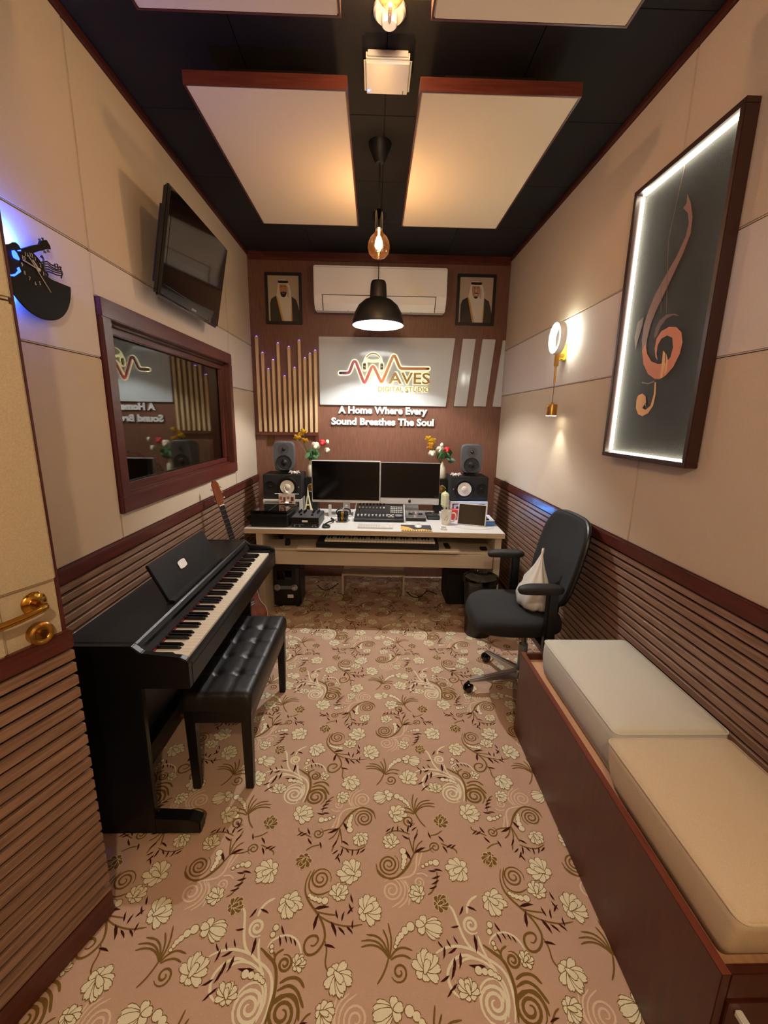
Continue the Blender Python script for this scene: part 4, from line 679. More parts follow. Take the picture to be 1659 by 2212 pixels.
tag(box_part('booth_table', (-.85, -.35, 3.33, 3.9, 1.03, 1.06), 'booth_dark'), 'dark ledge under the headphones in the booth', 'shelf')
# ================================================================ digital piano
PL = (.26, 2.045, 0); t = thing('digital_piano', 'black digital piano with open keyboard against the left wall', 'piano', PL)
def PM(): q = MB(); q.m = Matrix.Translation(-Vector(PL)); return q
prof = [(.03, 0), (.03, .805), (.295, .805), (.325, .778), (.46, .762), (.482, .752), (.487, .735), (.487, .638), (.31, .638), (.306, 0)]
for y0, y1 in ((1.37, 1.398), (2.694, 2.722)):
    part('side_panel', PM().prism(prof, lambda x, z: (x, y0, z), lambda x, z: (x, y1, z)), 'black_satin', t, bevel=.003)
    part('foot', PM().prism([(.306, .002), (.306, .078), (.44, .07), (.478, .055), (.478, .002)], lambda x, z: (x, y0-.004, z), lambda x, z: (x, y1+.016, z)), 'black_satin', t, bevel=.004)
part('lid', PM().box(.03, .292, 1.398, 2.694, .782, .805), 'black_satin', t, bevel=.003)
part('fascia', PM().prism([(.292, .805), (.3, .8), (.328, .752), (.322, .742), (.28, .742), (.28, .78)], lambda x, z: (x, 1.398, z), lambda x, z: (x, 2.694, z)), 'black_satin', t)
part('fascia_groove', PM().prism([(.309, .7855), (.315, .7755), (.317, .777), (.311, .787)], lambda x, z: (x, 1.398, z), lambda x, z: (x, 2.694, z)), 'black_gloss', t)
part('key_bed', PM().box(.28, .487, 1.398, 2.694, .638, .716), 'black_satin', t, bevel=.003); part('key_slip', PM().box(.466, .487, 1.398, 2.694, .716, .733), 'black_satin', t, bevel=.003)
part('end_block', PM().box(.3, .466, 2.645, 2.694, .716, .745), 'black_satin', t, bevel=.003)
part('felt_strip', PM().box(.3225, .327, 1.4, 2.644, .738, .7425), 'red_felt', t)
part('modesty_panel', PM().box(.06, .085, 1.398, 2.694, .12, .64), 'black_satin', t); part('pedal_rail', PM().box(.09, .13, 1.398, 2.694, .02, .12), 'black_satin', t)
KY0, KW = 1.404, 1.240/52; wk = None
for i in range(52):
    if wk is None: wk = part('white_key', MB().box(0, .136, .0005, KW-.0005, 0, .021), 'key_white', t, bevel=.0015, seg=1, loc=(.3275-PL[0], KY0-PL[1], .7175))
    else: share(wk, t, (.3275-PL[0], KY0+i*KW-PL[1], .7175))
bk = None
for i in range(51):
    if i % 7 in (0, 2, 3, 5, 6):      # A C D F G take a black key to their right (bass end nearest the camera)
        L = (.3275-PL[0], KY0+(i+1)*KW-PL[1], .7385)
        if bk is None: bk = part('black_key', MB().hexa([(0, -.0065, 0), (.09, -.0065, 0), (.09, .0065, 0), (0, .0065, 0)], [(0, -.005, .012), (.08, -.005, .011), (.08, .005, .011), (0, .005, .012)]), 'key_black', t, bevel=.001, seg=1, loc=L)
        else: share(bk, t, L)
m = PM(); th = math.radians(27); m.hexa([(.262, 1.73, .812), (.262, 2.32, .812), (.25, 2.32, .806), (.25, 1.73, .806)], [(.182, 1.73, .978), (.182, 2.32, .978), (.17, 2.32, .972), (.17, 1.73, .972)])
mr = part('music_rest', m, 'black_satin', t, bevel=.003)
part('music_ledge', PM().box(.255, .285, 1.73, 2.32, .806, .818), 'black_satin', t, bevel=.003)
n_ = Vector((.9, 0, .434)); up = Vector((-.434, 0, .9)); c0 = Vector((.2205, 1.965, .9045))
pts = [(-.036, -.012), (-.03, -.018), (0, -.021), (.03, -.018), (.036, -.012), (.036, .012), (.03, .018), (0, .021), (-.03, .018), (-.036, .012)]
part('maker_badge', PM().prism(pts, lambda a, b: tuple(c0+Vector((0, a, 0))+up*b), lambda a, b: tuple(c0+Vector((0, a, 0))+up*b+n_*.002)), 'paper_white', mr)
for dy in (-.06, 0, .06): part('pedal', MB().box(.13-PL[0], .2-PL[0], dy-.012, dy+.012, .045, .06), 'brass_dull', t, bevel=.004)
# ---- bench
BL = (.494, 1.925, 0); t = thing('piano_bench', 'black tufted leather piano bench in front of the piano', 'bench', BL)
hx, hy = .145, .365; nx_, ny_ = 22, 56; vs = []; fs = []
bt = [(u, v) for u in (-.048, .048) for v in (-.21, -.07, .07, .21)]
for j in range(ny_+1):
    for i in range(nx_+1):
        u = -1+2*i/nx_; v = -1+2*j/ny_; x = hx*u; y = hy*v
        e = max(0, abs(u)-.86)/.14; g = max(0, abs(v)-.945)/.055
        z = .482-.018*(e*e+g*g)
        for bx, by in bt: z -= .015*math.exp(-((x-bx)**2+(y-by)**2)/.00032)
        for bx in (-.048, .048): z -= .006*math.exp(-((x-bx)/.008)**2)
        for by in (-.21, -.07, .07, .21): z -= .006*math.exp(-((y-by)/.008)**2)
        vs.append((x, y, z))
for j in range(ny_):
    for i in range(nx_): q = j*(nx_+1)+i; fs.append((q, q+1, q+nx_+2, q+nx_+1))
rim = [i for i in range(nx_+1)]+[j*(nx_+1)+nx_ for j in range(1, ny_+1)]+[ny_*(nx_+1)+i for i in range(nx_-1, -1, -1)]+[j*(nx_+1) for j in range(ny_-1, 0, -1)]
o = len(vs); vs += [(vs[i][0]*1.005, vs[i][1]*1.003, .4) for i in rim]
for a in range(len(rim)): b = (a+1) % len(rim); fs.append((rim[a], rim[b], o+b, o+a))
fs.append(tuple(o+a for a in range(len(rim))))
part('seat_cushion', MB().add(vs, fs), 'leather', t, smooth=True, angle=70)
b0 = None
for bx, by in bt: part('button', MB().ball(.008, (bx, by, .461), 8, 6, .6), 'leather', t, smooth=True)
part('apron', MB().box(-.138, .138, -.355, .355, .335, .4), 'black_satin', t, bevel=.003)
for sx in (-1, 1):
    for sy in (-1, 1): part('leg', MB().hexa([(sx*.115-.017, sy*.335-.017, 0), (sx*.115+.017, sy*.335-.017, 0), (sx*.115+.017, sy*.335+.017, 0), (sx*.115-.017, sy*.335+.017, 0)], [(sx*.118-.022, sy*.336-.022, .4), (sx*.118+.022, sy*.336-.022, .4), (sx*.118+.022, sy*.336+.022, .4), (sx*.118-.022, sy*.336+.022, .4)]), 'black_satin', t, bevel=.003)
# ---- guitar in the corner
gb = Vector((.25, 3.04, .012)); gh = Vector((.055, 2.84, 1.15)); zx = (gh-gb).normalized(); fn = Vector((.75, -.66, 0)); fn = (fn-zx*fn.dot(zx)).normalized(); xx = zx.cross(fn)
t = bpy.data.objects.new('guitar', None); COL.objects.link(t); t.matrix_world = Matrix((xx, -fn, zx)).transposed().to_4x4() @ Matrix.Diagonal((.8, .9, 1, 1)); t.location = gb
tag(t, 'red-brown guitar leaning in the corner between piano and desk', 'guitar')
half = [(.0, 0), (.06, .006), (.105, .03), (.125, .08), (.12, .14), (.098, .19), (.085, .23), (.088, .28), (.098, .32), (.09, .37), (.06, .4), (.03, .41)]
ol = half+[(-x, z) for x, z in half[::-1][:-1]]
part('body', MB().prism(ol, lambda x, z: (x, -.03, z), lambda x, z: (x, .03, z)), 'guitar_top', t, bevel=.004)
ctr = Vector((0, .2)); m = MB(); m.tube([(x*1.004, -.031, z) for x, z in ol+ol[:1]], .0025, 5); part('binding', m, 'paper_white', t)
bd = box_part('pickup', (-.035, .035, -.036, -.03, .205, .25), 'dark_grey', t, bevel=.002)
for z in (.215, .232): box_part('pickup_bar', (-.026, .026, -.039, -.036, z, z+.008), 'silver', bd)
m = MB().hexa([(-.027, -.05, .3), (.027, -.05, .3), (.02, -.03, .3), (-.02, -.03, .3)], [(-.021, -.05, 1.03), (.021, -.05, 1.03), (.016, -.028, 1.03), (-.016, -.028, 1.03)]); part('neck', m, 'guitar_neck', t)
m = MB().hexa([(-.026, -.055, .3), (.026, -.055, .3), (.026, -.05, .3), (-.026, -.05, .3)], [(-.021, -.055, 1.03), (.021, -.055, 1.03), (.021, -.05, 1.03), (-.021, -.05, 1.03)]); fb = part('fretboard', m, 'black_matte', t)
z = 1.03; L = .64
for i in range(1, 15): zf = 1.03-L*(1-2**(-i/12)); part('fret', MB().box(-.0245, .0245, -.0565, -.055, zf-.001, zf+.001), 'silver', fb)
m = MB().prism([(-.02, 1.03), (-.034, 1.06), (-.03, 1.18), (-.012, 1.205), (.012, 1.205), (.03, 1.18), (.034, 1.06), (.02, 1.03)], lambda x, z: (x, -.036-.12*(z-1.03)*0, z), lambda x, z: (x, -.052, z)); hd_ = part('headstock', m, 'guitar_neck', t, bevel=.002)
box_part('nut', (-.021, .021, -.058, -.05, 1.028, 1.034), 'paper_white', t)
for s in (-1, 1):
    for zz in (1.07, 1.11, 1.15): part('tuner', MB().ball(.007, (s*.042, -.044, zz), 8, 6).box(min(s*.03, s*.04), max(s*.03, s*.04), -.046, -.042, zz-.002, zz+.002), 'silver', hd_)
# ================================================================ storage bench and cushions
t = thing('storage_bench', 'long dark wood storage bench along the right wall', 'bench', (2.112, 1.295, 0)); X0, X1, Y0, Y1 = -.217, .215, -.64, .64; ZR = .455; th = .02
box_part('front_panel', (X0, X0+th, Y0, Y1, .002, ZR), 'bench_wood', t, bevel=.002); box_part('end_panel', (X0+th, X1, Y1-th, Y1, .002, ZR), 'bench_wood', t, bevel=.002)
box_part('top_rail', (X0+th, X1, Y0, Y0+th, .385, ZR), 'bench_wood', t, bevel=.002); box_part('back_panel', (X1-th, X1, Y0+th, Y1-th, .002, .42), 'bench_wood', t)
box_part('base', (X0+th, X1-th, Y0+th, Y1-th, .002, .05), 'bench_wood', t)
for y in (Y0+.35, Y0+.72): box_part('divider', (X0+th, X1-th, y, y+.018, .05, .405), 'bench_wood', t)
wood('bench_edge', (104, 46, 30), (124, 60, 40), 'Y', .5); box_part('rim_edge', (X0, X0+th, Y0, Y1, ZR, ZR+.0015), 'bench_edge', t)
box_part('deck_board', (X0+th, X1-th, -.225, Y1-th, .405, .425), 'plywood', t); box_part('deck_board', (X0+th, X1-th, Y0+th, -.228, .405, .425), 'plywood', t)
df = box_part('drawer_front', (X0+th+.004, X1-.004, Y0-.004, Y0+th-.004, .01, .38), 'bench_wood', t, bevel=.002)
m = MB().box(-.175, -.160, Y0-.036, Y0-.004, .345, .36).box(-.175, -.160, Y0-.036, Y0-.004, .12, .135).box(-.175, -.160, Y0-.036, Y0-.026, .12, .36); part('handle', m, 'white_gloss', df, bevel=.002)
def cushion(name, bot, top, z0, z1, mt, lb):
    x0, x1, y0, y1 = bot; a0, a1, b0, b1 = top; cx, cy = (x0+x1)/2, (y0+y1)/2; n = 18; t = thing(name, lb, 'cushion', (cx, cy, z0), 0, 'bench cushions')
    vs = []; fs = []; r = .022
    def ring(X0, X1, Y0, Y1, z, rr, k=5):
        o = []
        for (sx, sy, g0) in ((1, 1, 0), (0, 1, 90), (0, 0, 180), (1, 0, 270)):
            X = X1-rr if sx else X0+rr; Y = Y1-rr if sy else Y0+rr
            for i in range(k): g = math.radians(g0+90*i/(k-1)); o.append((X+rr*math.cos(g)-cx, Y+rr*math.sin(g)-cy, z-z0))
        # subdivide straight runs
        return o
    rows = [ring(x0+.01, x1-.01, y0+.01, y1-.01, z0, .012), ring(x0, x1, y0, y1, z0+.012, .015)]
    for f in (.3, .6, .85): 
        l = lambda p, q: p+(q-p)*f
        s = .006*math.sin(PI*f); rows.append(ring(l(x0, a0)-s, l(x1, a1)+s, l(y0, b0)-s, l(y1, b1)+s, z0+(z1-z0)*f*.94, .018))
    rows += [ring(a0, a1, b0, b1, z1-.012, .02), ring(a0+.005, a1-.005, b0+.005, b1-.005, z1-.003, .018), ring(a0+.02, a1-.02, b0+.02, b1-.02, z1+.003, .015), ring(a0+.12, a1-.12, b0+.12, b1-.12, z1+.008, .012)]
    k = len(rows[0])
    for q in rows: vs += q
    for j in range(len(rows)-1):
        for i in range(k): fs.append((j*k+i, j*k+(i+1) % k, (j+1)*k+(i+1) % k, (j+1)*k+i))
    fs.append(tuple(range(k-1, -1, -1))); fs.append(tuple((len(rows)-1)*k+i for i in range(k)))
    part('cover', MB().add(vs, fs), mt, t, smooth=True, angle=60)
    e = ring(a0-.0005, a1+.0005, b0-.0005, b1+.0005, z1-.009, .02); part('piping', MB().tube(e+e[:1], .0028, 6), mt, t, smooth=True)
cushion('bench_cushion', (1.955, 2.3, 1.17, 1.79), (1.93, 2.312, 1.168, 1.765), .426, .625, 'cushion_cool', 'grey-white square bench cushion nearest the office chair')
cushion('bench_cushion', (1.932, 2.28, .7, 1.145), (1.892, 2.285, .64, 1.148), .426, .625, 'cushion_warm', 'cream square bench cushion nearest the camera')
# ================================================================ office chair
t = thing('office_chair', 'black mesh office chair with chrome star base facing the desk side', 'chair', (2.015, 2.335, 0), PI); BX, BY = -.03, .045
for k in range(5):
    g = math.radians(6+72*k); c, s = math.cos(g), math.sin(g); R = .325
    mm = MB(); mm.m = Matrix.Translation((BX, BY, 0))
    part('base_arm', mm.hexa([(.03*c-.028*s*-1, .03*s+.028*c*-1, .085), (.03*c-.028*s, .03*s+.028*c, .085), (R*c-.014*s, R*s+.014*c, .068), (R*c+.014*s, R*s-.014*c, .068)],
        [(.03*c+.022*s, .03*s-.022*c, .135), (.03*c-.022*s, .03*s+.022*c, .135), (R*c-.011*s, R*s+.011*c, .085), (R*c+.011*s, R*s-.011*c, .085)]), 'silver', t, bevel=.006)
    m = MB()
    for q in (-1, 1):
        m.m = Matrix.Translation((BX+R*c, BY+R*s, .03)) @ Matrix.Rotation(g+.5+k, 4, 'Z') @ Matrix.Translation((0, q*.013, 0)) @ RX90
        m.lathe([(0, -.009), (.022, -.009), (.029, -.004), (.029, .004), (.022, .009), (0, .009)], 18)
    m.m = Matrix.Translation((BX+R*c, BY+R*s, .03)); m.cyl(.008, 0, .042, 10)
    part('caster', m, 'black_gloss', t, smooth=True)
part('hub', MB().lathe([(.04, .075), (.045, .1), (.04, .14), (0, .14)], 20, (BX, BY, 0)), 'silver', t, smooth=True)
part('gas_column', MB().lathe([(.026, .14), (.026, .3), (.015, .3), (.015, .42)], 18, (BX, BY, 0)), 'mid_grey', t); part('mechanism', MB().box(-.12, .12, -.08, .08, .4, .445), 'black_matte', t, bevel=.01)
n = 40; m = MB(); rows = []
def sup(a, b, g, p=3.2):
    c, s = math.cos(g), math.sin(g); return (a*math.copysign(abs(c)**(2/p), c), b*math.copysign(abs(s)**(2/p), s))
vs = []; fs = []
prof = [(.80, .445), (.93, .448), (1.0, .465), (1.0, .495), (.97, .518), (.9, .53), (.7, .534), (.4, .53), (.1, .527)]
for f, z in prof:
    for i in range(n):
        x, y = sup(.255*f, .262*f, 2*PI*i/n); wf_ = max(0, x-.12); vs.append((x+.045, y, z-1.6*wf_*wf_))
for j in range(len(prof)-1):
    for i in range(n): fs.append((j*n+i, j*n+(i+1) % n, (j+1)*n+(i+1) % n, (j+1)*n+i))
fs += [tuple(range(n-1, -1, -1)), tuple((len(prof)-1)*n+i for i in range(n))]
part('seat', MB().add(vs, fs), 'mesh_black', t, smooth=True, angle=60)
for s in (-1, 1):
    y = s*.3
    ar = part('armrest', MB().box(-.085, -.03, y-.022, y+.022, .40, .74).box(-.085, -.03, min(y, s*.1), max(y, s*.1), .40, .43), 'black_satin', t, bevel=.008)
    vs = []; fs = []; k = 28; pr = [(.75, .735), (.95, .738), (1, .75), (.97, .765), (.8, .773), (.3, .776)]
    for f, z in pr:
        for i in range(k): x, yy = sup(.12*f, .043*f, 2*PI*i/k, 2.8); vs.append((x+.005, y+yy, z-(.25*max(0, x-.05)**1.5)))
    for j in range(len(pr)-1):
        for i in range(k): fs.append((j*k+i, j*k+(i+1) % k, (j+1)*k+(i+1) % k, (j+1)*k+i))
    fs += [tuple(range(k-1, -1, -1)), tuple((len(pr)-1)*k+i for i in range(k))]
    part('arm_pad', MB().add(vs, fs), 'black_matte', ar, smooth=True, angle=60)
# back: curved rounded panel
def backpt(u, v, off=0):        # u across -1..1, v up 0..1
    z = .60+.48*v; x = -.168-.112*v-.03*math.sin(PI*min(1, v*1.1))*0+.03*(u*u)+off; return (x, u*.262*(.93+.07*math.sin(PI*v)), z)
def rr_outline(n=48, p=4.5): 
    return [sup(1, 1, 2*PI*i/n, p) for i in range(n)]
ol = rr_outline(); vs = []; fs = []; n = len(ol)
for f, off in ((.0, .012), (.35, .012), (.7, .012), (.9, .013), (.97, .016), (1.0, .005), (1.0, -.012), (.95, -.022), (.8, -.02), (.0, -.018)):
    for a, b in ol: vs.append(backpt(a*f, .5+.5*b*f, off))
R_ = 10
for j in range(R_-1):
    for i in range(n): fs.append((j*n+i, j*n+(i+1) % n, (j+1)*n+(i+1) % n, (j+1)*n+i))
part('backrest', MB().add(vs, fs), 'mesh_black', t, smooth=True, angle=70)
fr = part('back_frame', MB().tube([backpt(a*.995, .5+.5*b*.995, -.006) for a, b in ol+ol[:1]], .012, 8), 'black_satin', t, smooth=True)
part('back_support', MB().hexa([(-.21, -.06, .43), (-.1, -.06, .43), (-.1, .06, .43), (-.21, .06, .43)], [(-.245, -.045, .72), (-.21, -.045, .72), (-.21, .045, .72), (-.245, .045, .72)]).box(-.2, -.08, -.06, .06, .41, .445), 'black_satin', t, bevel=.01)
# ---- plastic bag on the seat
t = thing('plastic_bag', 'white knotted plastic shopping bag on the office chair seat', 'bag', (2.078, 2.32, .531)); rz = random.Random(5)
vs = []; fs = []; n = 36; pr = [(.3, .002), (.72, .004), (.95, .025), (1, .06), (.93, .1), (.74, .15), (.52, .195), (.33, .24), (.2, .275), (.1, .305), (.055, .325), (.075, .342), (.05, .352)]
for j, (f, z) in enumerate(pr):
    for i in range(n):
        g = 2*PI*i/n; k = 1+.06*math.sin(5*g+z*20)+.05*math.sin(9*g-z*33)+.03*math.sin(14*g+z*60)+(.12*math.sin(7*g) if .12 < z < .34 else 0)
        zz = z*(1+.0) + .008*math.sin(3*g+1) * (z > .02)
        vs.append((.084*f*k*math.cos(g)+.12*z, .128*f*k*math.sin(g), zz))
for j in range(len(pr)-1):
    for i in range(n): fs.append((j*n+i, j*n+(i+1) % n, (j+1)*n+(i+1) % n, (j+1)*n+i))
fs += [tuple(range(n-1, -1, -1)), tuple((len(pr)-1)*n+i for i in range(n))]
part('bag_film', MB().add(vs, fs), 'bag', t, smooth=True, angle=80)
part('contents', MB().ball(.032, (-.022, -.04, .05), 12, 8, .8), 'bag_green', t, smooth=True); part('contents', MB().ball(.03, (-.02, .04, .05), 12, 8, .8), 'bag_orange', t, smooth=True)
# ================================================================ waste bin, under-desk things
t = thing('waste_bin', 'round black glossy waste bin before the right desk leg', 'bin', (1.95, 2.985, 0))
part('bin_body', MB().lathe([(0, 0), (.095, 0), (.098, .005), (.122, .44), (.118, .44), (.095, .012), (0, .012)], 36), 'black_satin', t, smooth=True)
part('bin_liner', MB().lathe([(.1, .36), (.117, .445), (.129, .462), (.132, .455), (.128, .42)], 36, cap=False), 'black_gloss', t, smooth=True); part('liner_sag', MB().lathe([(.117, .447), (.09, .43), (.05, .42), (0, .418)], 36, cap=False), 'black_gloss', t, smooth=True)
tag(box_part('computer_tower', (1.79, 1.985, 3.48, 3.78, .002, .43), 'black_matte', bevel=.01), 'black computer tower under the right end of the desk', 'computer')
t = thing('step_shelf', 'low pale step shelf standing under the middle of the desk', 'shelf', (1.148, 3.81, 0), math.radians(-2.2))
box_part('top', (-.29, .29, -.125, .125, .185, .203), 'desk_cream', t, bevel=.001)
for x in (-.29, .272): box_part('side', (x, x+.018, -.125, .125, 0, .185), 'desk_cream', t)
t = thing('portable_stereo', 'black cassette stereo with silver knob panel under the desk', 'stereo', (.41, 3.53, 0))
box_part('case', (-.115, .115, -.11, .12, .01, .42), 'black_satin', t, bevel=.012); box_part('cassette_window', (-.085, .04, -.1125, -.109, .25, .33), 'black_gloss', t, bevel=.003)
kp = part('knob_panel', MB().box(-.075, .055, -.114, -.11, .165, .195), 'mid_grey', t)
for x in (-.085, .06):
    m = MB(); m.m = Matrix.Translation((x, -.11, .18)) @ RX90; m.lathe([(0, 0), (.028, 0), (.028, .006), (.016, .008), (.014, .02), (0, .02)], 24); part('knob', m, 'silver', t, smooth=True)
box_part('price_label', (.0, .05, -.1125, -.11, .085, .115), 'paper_white', t); box_part('side_strip', (.075, .1, -.1125, -.11, .2, .36), 'mat_dark', t)
for x in (-.09, .07): box_part('foot', (x, x+.03, -.1, -.06, 0, .012), 'black_matte', t)
# cables under the desk
for pts, lb in (([(1.46, 3.75, .006), (1.52, 3.6, .006), (1.6, 3.66, .006), (1.66, 3.8, .006), (1.74, 3.7, .006)], 'black cable looping on the carpet right of the step shelf'), ([(.6, 3.9, .006), (.68, 3.75, .006), (.76, 3.85, .006), (.8, 3.95, .006)], 'black cable on the carpet left of the step shelf')):
    tag(part('floor_cable', MB().tube(smooth_pts(pts, 3), .004, 6), 'cable', smooth=True), lb, 'cable', 'cables under the desk')
# ================================================================ desk
RZ = math.radians(-2.5); DL = Vector((.142, 3.189, 0))
def dsk(x, y, z=.76): c, s = math.cos(RZ), math.sin(RZ); return (DL.x+x*c-y*s, DL.y+x*s+y*c, z)
t = thing('studio_desk', 'white studio desk with keyboard shelf along the back wall', 'desk', DL, RZ); LN = 2.005
wt = box_part('worktop', (0, LN, 0, .78, .72, .76), 'desk_white', t, bevel=.002); box_part('edge_band', (0, LN, -.0015, .0, .7205, .758), 'desk_edge', t)
for x in (.083, 1.938): box_part('side_panel', (x, x+.05, .02, .72, 0, .72), 'desk_cream', t, bevel=.002)
box_part('shelf', (.133, 1.938, .03, .7, .578, .597), 'desk_cream', t); box_part('drawer_front', (.14, 1.93, .018, .036, .468, .575), 'desk_cream', t, bevel=.002); box_part('back_panel', (.133, 1.938, .7, .715, .3, .72), 'desk_cream', t)
box_part('sliding_tray', (.41, 1.665, -.03, .36, .6, .617), 'desk_cream', t, bevel=.002)
for x in (.62, 1.46): box_part('tray_runner', (x, x+.03, -.01, .3, .597, .6), 'dark_grey', t)
# ---- midi keyboard on the tray
t = thing('midi_keyboard', 'black keyboard with pale keys on the sliding desk tray', 'keyboard', dsk(1.03, .02, .617), RZ)
box_part('case', (-.475, .475, -.015, .2, .001, .045), 'black_matte', t, bevel=.004); box_part('front_lip', (-.475, .475, -.02, -.012, .001, .03), 'black_satin', t)
w0 = None; kw = .0238
for i in range(36):
    L = (-.41+i*kw, -.008, .0455)
    if w0 is None: w0 = part('white_key', MB().box(.0007, kw-.0007, 0, .13, -.0, .014), 'key_white', t, bevel=.001, seg=1, loc=L)
    else: share(w0, t, L)
b0 = None
for i in range(35):
    if i % 7 in (0, 1, 3, 4, 5):
        L = (-.41+(i+1)*kw, .045, .0597)
        if b0 is None: b0 = part('black_key', MB().box(-.006, .006, 0, .085, 0, .009), 'key_black', t, loc=L)
        else: share(b0, t, L)
for x, y, w, d, h, lb, nm in ((.305, .12, .035, .05, .045, 'small black box on the desk shelf left of the tray', 'power_adapter'), (.2, .32, .03, .05, .08, 'black adapter at the far left of the desk shelf', 'power_adapter'), (1.87, .1, .05, .05, .02, 'black clip at the far right of the desk shelf', 'power_adapter')):
    o = part(nm, MB().box(-w/2, w/2, -d/2, d/2, 0, h).box(-w/2+.006, w/2-.006, -d/2-.004, -d/2, .006, h-.006), 'black_matte', bevel=.004); o.location = dsk(x, y, .5975); tag(o, lb, 'adapter', 'adapters on the desk shelf')
o = part('remote_control', MB().box(-.02, .02, -.06, .06, 0, .012).box(-.012, .012, -.04, .04, .012, .014), 'black_matte', bevel=.003); o.location = dsk(1.58, .1, .6175); tag(o, 'black remote control on the tray beside the keyboard', 'remote')
# ================================================================ things on the desk
def dthing(name, label, cat, x, y, z=.7605, rot=0, group=None): return thing(name, label, cat, (x, y, z), RZ+rot, group)
# printer
t = dthing('printer', 'black flatbed printer at the left end of the desk', 'printer', .333, 3.405)
box_part('body', (-.155, .155, -.18, .18, .004, .105), 'black_satin', t, bevel=.012, seg=3); box_part('base', (-.14, .14, -.165, .165, 0, .006), 'black_matte', t)
box_part('scanner_lid', (-.15, .15, -.172, .178, .106, .128), 'black_gloss', t, bevel=.008, seg=3); box_part('side_tray', (-.19, -.15, -.14, .05, .045, .075), 'black_satin', t, bevel=.006); box_part('lid_groove', (-.004, .0, -.165, .17, .1275, .1288), 'dark_grey', t)
# ornament on the printer
t = dthing('desk_ornament', 'small clear ornament with printed card and white bird on the printer', 'ornament', .415, 3.5, .8895)
box_part('acrylic_stand', (-.07, .07, -.008, .008, 0, .004), 'acrylic', t); box_part('card', (-.068, .068, -.003, .003, .004, .085), 'paper_white', t)
m = MB()
for i, (x, z, w, h) in enumerate(((-.05, .05, .022, .03), (-.02, .04, .018, .04), (.012, .055, .02, .022), (.045, .045, .024, .036), (-.036, .02, .03, .014), (.03, .016, .03, .014))): m.k = i % 2; m.box(x-w/2, x+w/2, -.0036, -.003, z-h/2, z+h/2)
part('card_print', m, ['paper_print', 'paper_print2'], t)
part('cross_rod', MB().tube([(-.1, 0, .088), (.1, 0, .088)], .003, 8), 'paper_white', t); m = MB(); m.ball(.016, (0, 0, .1), 12, 8, .6).tube([(0, 0, .102), (-.018, 0, .125), (-.02, 0, .15)], [.006, .004, .003], 8).ball(.02, (.0, -.01, .014), 12, 6, .5); part('bird', m, 'white_gloss', t, smooth=True)
# DJ mixer
t = dthing('dj_mixer', 'black two-channel mixer with knobs beside the printer', 'mixer', .612, 3.36)
box_part('case', (-.108, .108, -.14, .14, .004, .078), 'black_satin', t, bevel=.003); box_part('top_plate', (-.106, .106, -.138, .138, .0782, .081), 'dark_grey', t, bevel=.001)
k0 = None
for x in (-.075, -.035, .035, .075):
    for y in (.015, .055, .095):
        if k0 is None: k0 = part('knob', MB().lathe([(.009, 0), (.009, .004), (.0065, .006), (.006, .018), (0, .018)], 14), 'black_gloss', t, loc=(x, y, .081), smooth=True)
        else: share(k0, t, (x, y, .081))
for x in (-.045, .045): box_part('fader', (x-.009, x+.009, -.072, -.055, .081, .093), 'black_gloss', t, bevel=.002)
box_part('crossfader', (-.006, .006, -.112, -.09, .081, .095), 'silver', t, bevel=.002); box_part('name_plate', (-.022, .022, -.1415, -.14, .045, .06), 'paper_white', t)
for x in (-.075, -.045, -.02, .075): box_part('front_mark', (x-.012, x+.012, -.1408, -.14, .022, .026), 'mid_grey', t)
for x in (-.08, -.04, .06, .085):
    m = MB(); m.m = Matrix.Translation((x, -.14, .013)) @ RX90; m.cyl(.005, 0, .003, 10); part('jack_socket', m, 'silver', t)
# headphones on the desk
t = dthing('headphones', 'black headphones with gold band standing on the desk beside the mixer console', 'headphones', .885, 3.44)
for s in (-1, 1):
    m = MB(); m.m = Matrix.Translation((s*.024, 0, .048)) @ Matrix.Rotation(PI/2, 4, 'Y'); m.lathe([(0, -.018), (.036, -.018), (.043, -.008), (.043, .01), (.034, .018), (0, .018)], 24); c = part('earcup', m, 'black_satin', t, smooth=True)
    m = MB(); m.m = Matrix.Translation((s*.005, 0, .048)) @ Matrix.Rotation(PI/2, 4, 'Y'); m.lathe([(0, -.003), (.044, -.003), (.044, .003), (0, .003)], 24); part('gold_rim', m, 'brass_dull', c)
part('headband', MB().tube(smooth_pts([(-.045, 0, .06), (-.06, .03, .075), (-.05, .09, .085), (0, .12, .085), (.05, .09, .085), (.06, .03, .075), (.045, 0, .06)], 2), .006, 8), 'black_satin', t, smooth=True)
# control surface with faders
t = dthing('control_surface', 'grey fader control surface in front of the two screens', 'mixing console', 1.185, 3.44)
a = .208; slope = .088/.36
m = MB(); m.prism([(0, 0), (.3, 0), (.3, .091), (0, .022)], lambda y, z: (-a, y, z), lambda y, z: (a, y, z)); part('case', m, 'black_satin', t, bevel=.003)
for s in (-1, 1): part('side_cheek', MB().prism([(-.01, 0), (.305, 0), (.305, .0932), (-.01, .03)], lambda y, z: (s*a, y, z), lambda y, z: (s*(a+.012), y, z)), 'alu_white', t, bevel=.003)
part('arm_rest', MB().prism([(-.012, .002), (0, .002), (0, .024), (-.012, .02)], lambda y, z: (-a, y, z), lambda y, z: (a, y, z)), 'black_matte', t)
def top(y): return .022+y*.083/.36
tilt = math.atan(.083/.36)
def surf(name, x, y, w, d, h, mt, parent=t, sh=None):
    if sh: return share(sh, parent, (x, y, top(y)))
    return part(name, MB().box(-w/2, w/2, -d/2, d/2, -.001, h), mt, parent, loc=(x, y, top(y)))
b0 = s0 = f0 = k0 = None
